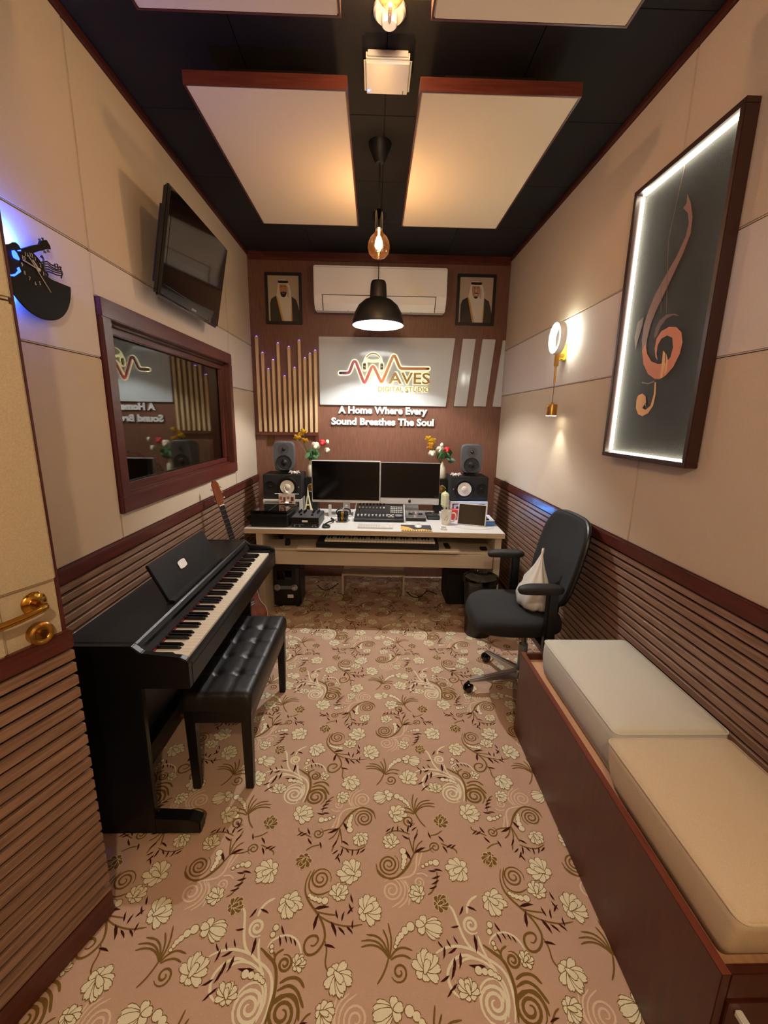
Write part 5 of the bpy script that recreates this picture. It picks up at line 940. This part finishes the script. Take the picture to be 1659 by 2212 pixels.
for i in range(9):
    x = -.178+i*.0305
    o = surf('fader_slot', x, .09, .011, .11, .0015, 'alu_white', sh=s0); s0 = s0 or o
    o = surf('fader_line', x, .095, .0045, .095, .003, 'black_matte', sh=b0); b0 = b0 or o
    o = surf('fader_cap', x, .055+.004*(i % 3), .013, .022, .012, 'white_plastic', sh=f0); f0 = f0 or o
    if i < 8:
        o = surf('channel_button', x, .225, .012, .06, .004, 'white_plastic', sh=k0); k0 = k0 or o
kn = None
for i in range(8):
    x = -.178+i*.0305
    if kn is None: kn = part('rotary_knob', MB().lathe([(.008, 0), (.007, .014), (0, .014)], 12), 'black_gloss', t, loc=(x, .285, top(.285)), smooth=True)
    else: share(kn, t, (x, .285, top(.285)))
bt0 = None
for r in range(4):
    for i in range(7):
        o = surf('button', .1+i*.0155, .135+r*.035, .010, .02, .004, 'white_plastic', sh=bt0); bt0 = bt0 or o
surf('display', .145, .278, .1, .026, .002, 'screen')
part('jog_wheel', MB().lathe([(.034, 0), (.034, .008), (.03, .012), (.012, .01), (0, .01)], 28), 'mid_grey', t, loc=(.165, .062, top(.062)), smooth=True)
bt1 = None
for x, y in ((.085, .085), (.115, .085), (.1, .065), (.085, .045), (.115, .045)):
    o = surf('arrow_button', x, y, .02, .014, .004, 'white_plastic', sh=bt1); bt1 = bt1 or o
# interface
t = dthing('audio_interface', 'silver desktop audio interface with a large volume knob', 'audio interface', 1.5, 3.545)
m = MB(); m.prism([(-.08, 0), (.08, 0), (.08, .055), (-.08, .03)], lambda y, z: (-.083, y, z), lambda y, z: (.083, y, z)); part('case', m, 'black_satin', t, bevel=.003)
m = MB(); m.prism([(-.08, .0305), (.08, .0555), (.08, .058), (-.08, .033)], lambda y, z: (-.083, y, z), lambda y, z: (.083, y, z)); part('top_plate', m, 'silver', t)
part('display', MB().hexa([(-.06, -.015, .0436), (.06, -.015, .0436), (.06, .025, .05), (-.06, .025, .05)], [(-.06, -.015, .0446), (.06, -.015, .0446), (.06, .025, .051), (-.06, .025, .051)]), 'black_gloss', t)
part('volume_knob', MB().lathe([(.027, .04), (.026, .066), (.023, .07), (0, .07)], 28, (0, .005, 0)), 'silver', t, smooth=True)
# keyboard, mouse pad, mouse, calculator
t = dthing('computer_keyboard', 'slim white wireless keyboard at the front of the desk', 'keyboard', 1.155, 3.265)
box_part('plate', (-.14, .14, -.055, .055, 0, .008), 'alu_white', t, bevel=.003); q = None
for r in range(5):
    for i in range(14):
        L = (-.1285+i*.0198, -.042+r*.021, .008)
        if q is None: q = part('key_cap', MB().box(-.008, .008, -.008, .008, 0, .003), 'white_gloss', t, loc=L)
        else: share(q, t, L)
t = dthing('mouse_pad', 'mouse pad printed with gold piano keys on the desk front', 'mouse pad', 1.478, 3.235)
box_part('pad', (-.12, .12, -.1, .1, 0, .003), 'mat_dark', t, bevel=.001); m = MB(); m.add([(-.12, -.1, .0034), (.12, -.1, .0034), (.12, -.06, .0034), (.05, -.03, .0034), (-.02, -.05, .0034), (-.06, .02, .0034), (-.12, .06, .0034)], [tuple(range(7))])
m.k = 1
for i in range(12): m.add([(-.11+i*.019, -.098, .0037), (-.103+i*.019, -.098, .0037), (-.103+i*.019, -.062, .0037), (-.11+i*.019, -.062, .0037)], [(0, 1, 2, 3)])
part('keys_print', m, ['mat_gold', 'photo_hair'], t)
t = dthing('computer_mouse', 'white computer mouse lying on the mouse pad', 'mouse', 1.497, 3.275, .7647); part('shell', MB().lathe([(0, .018), (.02, .0165), (.028, .01), (.03, .003), (.028, 0), (0, 0)], 24), 'white_gloss', t, smooth=True).scale = (1, 1.7, 1); part('button_split', MB().box(-.0005, .0005, .012, .045, .012, .0165), 'mid_grey', t)
t = dthing('calculator', 'small white desk gadget with a display before the mug', 'gadget', 1.69, 3.215); box_part('case', (-.025, .025, -.03, .03, 0, .016), 'white_plastic', t, bevel=.004); box_part('display', (-.018, .018, .002, .024, .016, .0168), 'lcd', t); q = None
for r in range(2):
    for i in range(3):
        L = (-.013+i*.013, -.02+r*.012, .016)
        if q is None: q = part('button', MB().box(-.004, .004, -.004, .004, 0, .0015), 'mid_grey', t, loc=L)
        else: share(q, t, L)
# mug
t = dthing('mug', 'cream ceramic mug with a printed emblem beside the tablet', 'mug', 1.738, 3.38)
part('cup', MB().lathe([(0, 0), (.034, 0), (.037, .004), (.042, .112), (.044, .116), (.041, .116), (.035, .01), (0, .008)], 32), 'ceramic', t, smooth=True); part('handle', MB().tube(smooth_pts([(.04, -.005, .095), (.062, -.006, .1), (.078, -.007, .08), (.072, -.007, .045), (.055, -.006, .025), (.037, -.005, .022)], 2), .006, 10), 'ceramic', t, smooth=True)
m = MB(); q = [(.0425*math.cos(math.radians(-105+g)), .0425*math.sin(math.radians(-105+g)), .062+.02*math.sin(math.radians(g*8))) for g in range(-22, 23, 3)]; m.tube(q, .0012, 5); m.k = 1; m.tube([(.0425*math.cos(math.radians(-85+g)), .0425*math.sin(math.radians(-85+g)), .05+.0016*g) for g in range(-8, 10, 2)], .002, 5); part('emblem', m, ['mid_grey', 'paper_print'], t)
# tablet on its stand
t = thing('tablet', 'dark tablet in a pale case propped up on the right of the desk', 'tablet', (1.932, 3.33, .7605), math.radians(-20))
tm = Matrix.Rotation(math.radians(-17), 4, 'X')
m = MB(); m.m = tm; m.box(-.115, .115, 0, .009, .002, .182); part('case', m, 'alu_white', t, bevel=.004); m = MB(); m.m = tm; m.box(-.107, .107, -.0012, .0005, .011, .173); part('screen', m, 'black_gloss', t)
part('kickstand', MB().hexa([(-.06, .10, 0), (.06, .10, 0), (.06, .104, 0), (-.06, .104, 0)], [(-.06, .048, .12), (.06, .048, .12), (.06, .052, .12), (-.06, .052, .12)]), 'mid_grey', t)
# blue mini keyboard
t = thing('mini_keyboard', 'small blue keyboard with white keys at the right desk end', 'keyboard', (2.085, 3.46, .7605), math.radians(-3))
box_part('case', (-.055, .055, -.122, .122, 0, .035), 'blue_plastic', t, bevel=.006); q = None
for i in range(9):
    L = (.0, -.11+i*.0243, .035)
    if q is None: q = part('white_key', MB().box(-.05, .05, .0005, .0235, 0, .006), 'key_white', t, loc=L)
    else: share(q, t, L)
q = None
for i in range(8):
    if i % 7 in (0, 1, 3, 4, 5):
        L = (-.02, -.11+(i+1)*.0243, .041)
        if q is None: q = part('black_key', MB().box(-.03, .03, -.006, .006, 0, .007), 'key_black', t, loc=L)
        else: share(q, t, L)
tag(part('charging_cable', MB().tube(smooth_pts([(2.1, 3.285, .764), (2.08, 3.24, .764), (1.98, 3.20, .764), (1.88, 3.22, .764), (1.8, 3.285, .764)], 3), .0022, 6), 'cable_white', smooth=True), 'thin white charging cable curled before the tablet', 'cable')
t = dthing('red_box', 'small red box behind the mug', 'box', 1.86, 3.56); box_part('carton', (-.05, .04, -.03, .03, 0, .085), 'red_plastic', t, bevel=.003); box_part('lid_flap', (-.048, .038, -.028, .028, .085, .088), 'red_plastic', t)
t = dthing('black_device', 'flat black device lying between interface and mug', 'device', 1.655, 3.58); box_part('case', (-.055, .055, -.05, .05, 0, .035), 'black_matte', t, bevel=.004); box_part('vent', (-.045, .045, -.051, -.05, .008, .026), 'dark_grey', t)
for k, (x, y) in enumerate(((1.6, 3.7), (1.65, 3.68), (1.57, 3.73))):
    pass
tag(part('cable_bundle', MB().tube(smooth_pts([(1.55, 3.66, .766), (1.62, 3.7, .79), (1.68, 3.66, .79), (1.63, 3.66, .766), (1.57, 3.72, .775), (1.68, 3.74, .766)], 3), .008, 8), 'cable', smooth=True), 'bundle of thick black cables behind the audio interface', 'cable')
tag(part('coiled_cable', MB().tube(smooth_pts([(.74, 3.3, .769), (.79, 3.27, .769), (.80, 3.22, .769), (.76, 3.2, .769), (.735, 3.24, .769), (.78, 3.33, .785), (.82, 3.42, .772), (.78, 3.52, .769)], 3), .007, 8), 'cable', smooth=True), 'black coiled headphone cable right of the mixer', 'cable')
# risers with speakers
for sx, x0, x1, lb in ((-1, .19, .515, 'left'), (1, 1.808, 2.133, 'right')):
    t = thing('speaker_riser', 'white riser shelf under the %s speaker pile' % lb, 'shelf', ((x0+x1)/2, 3.75, .7605), 0, 'speaker risers'); a = (x1-x0)/2
    box_part('top', (-a, a, -.15, .15, .13, .148), 'desk_white', t, bevel=.001)
    for x in (-a, a-.016): box_part('side', (x, x+.016, -.15, .15, 0, .13), 'desk_white', t)
    box_part('back', (-a+.016, a-.016, .13, .15, 0, .13), 'desk_white', t)
    t = thing('studio_monitor', 'black horizontal studio speaker with white cone on the %s riser' % lb, 'speaker', ((x0+x1)/2, 3.76, .909), 0, 'black horizontal studio speakers')
    box_part('cabinet', (-a, a, -.14, .13, 0, .212), 'black_matte', t, bevel=.005); f = Matrix.Translation((0, -.14, .106)) @ RX90
    cx = -.045*sx; m = MB(); m.m = f; m.torus(.082, .007, (cx, 0, .0), 36, 8); part('woofer_ring', m, 'black_satin', t, smooth=True)
    m = MB(); m.m = f; m.lathe([(.078, .002), (.062, .003), (.058, .0015)], 36, (cx, 0, 0), False); part('surround', m, 'black_satin', t, smooth=True)
    m = MB(); m.m = f; m.lathe([(.06, .005), (.03, .002), (.0265, .0018)], 36, (cx, 0, 0), False); part('woofer_cone', m, 'cone_white', t, smooth=True)
    m = MB(); m.m = f; m.lathe([(.0265, .002), (.024, .008), (.012, .013), (0, .014)], 28, (cx, 0, 0), False); part('dust_cap', m, 'cone_white', t, smooth=True)
    m = MB(); m.m = f; m.lathe([(.05, .003), (.035, .001), (.014, .001), (.012, .005), (0, .006)], 28, (.105*sx, 0, 0), False); part('tweeter', m, 'black_satin', t, smooth=True)
    m = MB(); m.m = f; m.lathe([(.006, 0), (.006, .003), (0, .003)], 12, (-.14*sx, 0, 0)); part('badge', m, 'silver', t)
    gx = .36 if sx < 0 else 1.99
    t = thing('near_field_speaker', 'rounded dark grey speaker on top of the %s pile' % lb, 'speaker', (gx, 3.74, 1.1215), math.radians(6*sx*-1), 'rounded grey speakers')
    part('foot', MB().lathe([(0, 0), (.06, 0), (.062, .008), (.05, .022), (.04, .03), (0, .03)], 28), 'black_matte', t, smooth=True)
    vs = []; fs = []; n = 32; pr = [(.93, -.09), (1, -.075), (1.0, .0), (.9, .06), (.72, .085)]
    for fct, y in pr:
        for i in range(n):
            x, z = sup(.091*fct, .125*fct, 2*PI*i/n, 5.5); vs.append((x*(1-.12*max(0, -z/.125)**2), y, .152+z))
    for j in range(len(pr)-1):
        for i in range(n): fs.append((j*n+i, j*n+(i+1) % n, (j+1)*n+(i+1) % n, (j+1)*n+i))
    fs += [tuple(range(n)), tuple((len(pr)-1)*n+i for i in range(n))]
    part('enclosure', MB().add(vs, fs), 'speaker_grey', t, bevel=0, smooth=True, angle=35)
    f = Matrix.Translation((0, -.0905, .1)) @ RX90
    m = MB(); m.m = f; m.lathe([(.066, .003), (.062, .0045), (.058, .001), (0, .0008)], 36, cap=False); w_ = part('woofer_grille', m, 'black_matte', t, smooth=True); m = MB(); m.m = f; m.lathe([(.026, .001), (.018, .007), (0, .01)], 24, cap=False); part('dust_cap', m, 'black_satin', w_, smooth=True)
    f = Matrix.Translation((0, -.0905, .212)) @ RX90
    m = MB(); m.m = f; m.lathe([(.045, .0015), (.03, .001), (.014, .001)], 32, cap=False); part('wave_guide', m, 'dark_grey', t, smooth=True); m = MB(); m.m = f; m.lathe([(.015, .001), (.01, .008), (0, .01)], 20, cap=False); part('tweeter', m, 'black_gloss', t, smooth=True)
    box_part('name_badge', (-.02, .02, -.0915, -.09, .036, .043), 'mid_grey', t)
    # small white folded ornament
    ox_ = .455 if sx < 0 else 1.85
    t = thing('paper_ornament', 'small white winged ornament on the %s black speaker' % lb, 'ornament', (ox_, 3.65, 1.122), 0, 'white winged ornaments')
    part('body', MB().ball(.013, (0, 0, .016), 10, 6, 1.1), 'paper_white', t, smooth=True)
    for s in (-1, 1): part('wing', MB().prism([(0, .014), (s*.018, .03), (s*.036, .034), (s*.05, .012), (s*.034, .018), (s*.024, .002), (s*.012, .012)], lambda x, z: (x, -.003, z), lambda x, z: (x, .003, z)), 'paper_white', t)
    # small black speaker carrying the vase
    vx = .575 if sx < 0 else 1.757; y0 = 3.86
    t = thing('small_speaker', 'small black box speaker with chrome ring under the %s vase' % lb, 'speaker', (vx, y0+.01, .7605), 0, 'small black speakers'); box_part('cabinet', (-.055, .055, -.08, .08, 0, .315), 'black_satin', t, bevel=.004)
    m = MB(); m.m = Matrix.Translation((.0, -.08, .225)) @ RX90; m.torus(.034, .006, (0, 0, .002), 28, 8); part('chrome_ring', m, 'chrome', t, smooth=True); m = MB(); m.m = Matrix.Translation((0, -.08, .225)) @ RX90; m.lathe([(.03, .001), (.01, .002), (.009, .006), (0, .008)], 24, cap=False); part('cone', m, 'brass_dull', t, smooth=True)
    t = thing('vase', 'white bottle vase behind the %s screen' % lb, 'vase', (vx-.01 if sx < 0 else vx+.005, y0, 1.0762), 0, 'bottle vases')
    part('glaze', MB().lathe([(0, 0), (.03, 0), (.033, .006), (.032, .07), (.027, .1), (.015, .118), (.012, .145), (.015, .152), (.011, .152), (.008, .12), (0, .1)], 24), 'vase_white', t, smooth=True)
    b = thing('flower_bunch', 'artificial flowers in yellow, white and red in the %s vase' % lb, 'flowers', (t.location.x, y0, 1.2), 0, 'artificial flower bunches'); X, Z = t.location.x, 1.2; rz = random.Random(11+sx)
    fl_ = [(.503, 1.472, 'petal_yellow', .026, 0), (.45, 1.42, 'petal_yellow', .026, 0), (.475, 1.445, 'petal_yellow', .02, 0), (.516, 1.395, 'petal_orange', .025, 0), (.606, 1.338, 'petal_white', .038, 1), (.667, 1.37, 'petal_red', .03, 1), (.713, 1.307, 'petal_white', .024, 1), (.722, 1.392, 'petal_white', .012, 2)] if sx < 0 else [(1.625, 1.43, 'petal_yellow', .024, 0), (1.663, 1.41, 'petal_yellow', .026, 0), (1.645, 1.38, 'petal_yellow', .02, 0), (1.643, 1.35, 'petal_orange', .024, 0), (1.664, 1.291, 'petal_white', .032, 1), (1.741, 1.321, 'petal_white', .034, 1), (1.801, 1.322, 'petal_red', .03, 1), (1.746, 1.378, 'petal_white', .012, 2)]
    for fx, fz, mt, r, kd in fl_:
        dx, dz = fx-X, fz-Z; yy = rz.uniform(-.03, .03)
        part('stem', MB().tube(smooth_pts([(0, 0, -.02), (dx*.3, yy*.3, dz*.4), (dx*.85, yy, dz*.8), (dx, yy, dz)], 2), .0022, 6), 'stem_green', b)
        m = MB(); r *= 1.3
        if kd == 0:
            for i in range(5):
                g = 2*PI*i/5+rz.random(); m.m = Matrix.Translation((dx, yy-.006, dz)) @ Matrix.Rotation(-.9, 4, 'X') @ Matrix.Rotation(g, 4, 'Z') @ Matrix.Rotation(-.35, 4, 'Y')
                m.add([(0, -.004, 0), (r*.5, -r*.45, .006), (r, -r*.3, .002), (r*1.1, 0, -.004), (r, r*.3, .002), (r*.5, r*.45, .006), (0, .004, 0), (r*.55, 0, -.003)], [(0, 1, 7), (1, 2, 7), (2, 3, 7), (3, 4, 7), (4, 5, 7), (5, 6, 7), (6, 0, 7)])
        elif kd == 1:
            for L in range(3):
                for i in range(6):
                    g = 2*PI*i/6+L*.5; q = r*(1-.25*L); m.m = Matrix.Translation((dx, yy-.008*L, dz)) @ Matrix.Rotation(-1.1, 4, 'X') @ Matrix.Rotation(g, 4, 'Z') @ Matrix.Rotation(-.3-.35*L, 4, 'Y')
                    m.add([(0, -.005, 0), (q*.6, -q*.5, .008), (q, -q*.25, .012), (q, q*.25, .012), (q*.6, q*.5, .008), (0, .005, 0), (q*.6, 0, -.002)], [(0, 1, 6), (1, 2, 6), (2, 3, 6), (3, 4, 6), (4, 5, 6), (5, 0, 6)])
            m.m = Matrix(); m.ball(r*.35, (dx, yy-.012, dz), 8, 6)
        else: m.ball(r, (dx, yy, dz), 8, 6, 1.4)
        part('bloom', m, mt, b, smooth=True)
    for i in range(24):
        g = rz.uniform(-1.3, 1.3); L = rz.uniform(.045, .1); yy = rz.uniform(-.05, .03); px, pz = math.sin(g)*L+.02, math.cos(g)*L*.7+.02
        m = MB(); m.m = Matrix.Translation((px, yy, pz)) @ Matrix.Rotation(-g+rz.uniform(-.6, .6), 4, 'Y') @ Matrix.Rotation(rz.uniform(-.7, .7), 4, 'X') @ Matrix.Rotation(rz.uniform(-.7, .7), 4, 'Z')
        s_ = rz.uniform(1.0, 1.6); m.add([(0, 0, 0), (.012*s_, .002, .018*s_), (.011*s_, .002, .034*s_), (0, 0, .05*s_), (-.011*s_, .002, .034*s_), (-.012*s_, .002, .018*s_), (0, -.003, .025*s_)], [(0, 1, 6), (1, 2, 6), (2, 3, 6), (3, 4, 6), (4, 5, 6), (5, 0, 6)])
        part('leaf', m, 'leaf_green' if i % 3 else 'leaf_teal', b)
# glowing rack unit in the right riser
t = thing('rack_unit', 'pale rack unit with blue displays inside the right riser', 'audio rack', (1.97, 3.74, .7612)); box_part('case', (-.13, .13, -.12, .1, 0, .115), 'white_plastic', t, bevel=.003)
for x in (-.09, -.04): box_part('display', (x-.018, x+.018, -.1215, -.1195, .04, .1), 'mat_dark', t)
box_part('light_bar', (-.06, .12, -.123, -.1195, .07, .1), 'blue_strip', t); lamp('rack_glow', 'AREA', (.03, -.128, .085), .7, (.12, .4, 1), parent=t, size=.1).rotation_euler = (-PI/2, 0, 0)
# screens
t = dthing('monitor', 'large white-edged desktop monitor with dark screen', 'monitor', .9, 3.66)
a = .2965; box_part('shell', (-a, a, -.03, .01, .122, .486), 'alu_white', t, bevel=.004); box_part('screen', (-a+.007, a-.007, -.0315, -.0295, .145, .479), 'screen', t)
part('stand_neck', MB().box(-.03, .03, .01, .03, .01, .25), 'alu_white', t, bevel=.003); box_part('stand_foot', (-.15, .05, -.05, .12, 0, .01), 'alu_white', t, bevel=.004)
for x in (-.14, .005): box_part('foot_bar', (x-.012, x+.012, -.045, -.01, .01, .1), 'alu_white', t, bevel=.002)
t = dthing('all_in_one_computer', 'silver all-in-one computer with black fruit logo on its chin', 'computer', 1.462, 3.745)
a = .262; box_part('chin', (-a, a, -.02, .005, .094, .152), 'alu_white', t, bevel=.004); box_part('shell', (-a, a, -.02, .005, .152, .466), 'alu_white', t, bevel=.004); box_part('screen', (-a+.002, a-.002, -.0215, -.0195, .153, .464), 'screen', t, bevel=.002)
part('rear_bulge', MB().hexa([(-.2, .005, .14), (.2, .005, .14), (.2, .005, .42), (-.2, .005, .42)], [(-.09, .035, .2), (.09, .035, .2), (.09, .035, .36), (-.09, .035, .36)]), 'alu_white', t)
part('stand', MB().hexa([(-.03, -.05, 0), (.09, -.05, 0), (.09, .09, 0), (-.03, .09, 0)], [(-.03, -.05, .006), (.09, -.05, .006), (.09, .09, .006), (-.03, .09, .006)]).hexa([(-.03, .06, .006), (.09, .06, .006), (.09, .075, .006), (-.03, .075, .006)], [(-.07, .035, .22), (.07, .035, .22), (.07, .042, .22), (-.07, .042, .22)]), 'silver', t)
ap = [(0, .012), (.006, .0145), (.011, .012), (.0135, .006), (.011, .001), (.0125, -.004), (.0095, -.010), (.006, -.0135), (.002, -.0125), (-.002, -.0125), (-.006, -.0135), (-.0095, -.010), (-.013, -.003), (-.0135, .004), (-.011, .011), (-.006, .0145)]
m = MB(); m.prism([(x*.95, z*.95+.121) for x, z in ap], lambda x, z: (x, -.0205, z), lambda x, z: (x, -.0212, z)); m.prism([(0, .137), (.002, .143), (.007, .147), (.006, .141)], lambda x, z: (x, -.0205, z), lambda x, z: (x, -.0212, z)); part('fruit_logo', m, 'black_gloss', t)
# retro microphone figurine and white tower
t = dthing('retro_microphone', 'pale green retro microphone figurine on a white block', 'ornament', 1.762, 3.63)
box_part('block', (-.045, .045, -.035, .035, 0, .05), 'white_gloss', t, bevel=.004); part('neck', MB().lathe([(.02, .05), (.012, .06), (.01, .085), (.016, .095), (0, .096)], 16), 'mic_cream', t, smooth=True)
hm = part('head', MB().lathe([(0, .09), (.024, .094), (.033, .115), (.034, .19), (.028, .215), (.012, .226), (0, .228)], 24), 'mic_green', t, smooth=True)
for i in range(9): part('grille_bar', MB().torus(.0345, .0022, (0, 0, .118+i*.0105), 24, 6), 'mic_cream', hm, smooth=True)
part('spine', MB().tube([(0, -.034, .1), (0, -.037, .15), (0, -.03, .215), (0, 0, .232), (0, .03, .215), (0, .037, .15), (0, .034, .1)], .005, 8), 'mic_cream', hm, smooth=True)
t = dthing('tower_figurine', 'small white tower figurine left of the large monitor', 'ornament', .575, 3.6)
for sx in (-1, 1):
    for sy in (-1, 1): part('tower_leg', MB().tube(smooth_pts([(sx*.045, sy*.03, 0), (sx*.03, sy*.022, .05), (sx*.014, sy*.012, .12), (sx*.006, sy*.006, .18)], 1), [.01, .009, .008, .007, .006, .005, .005, .004][:5]+[.004]*1 if False else .006, 6), 'mic_cream', t, smooth=True)
box_part('deck', (-.038, .038, -.03, .03, .045, .055), 'mic_cream', t, bevel=.002); box_part('deck', (-.02, .02, -.018, .018, .1, .108), 'mic_cream', t, bevel=.002); part('spire', MB().lathe([(.01, .17), (.006, .22), (.001, .26)], 10), 'mic_cream', t, smooth=True)
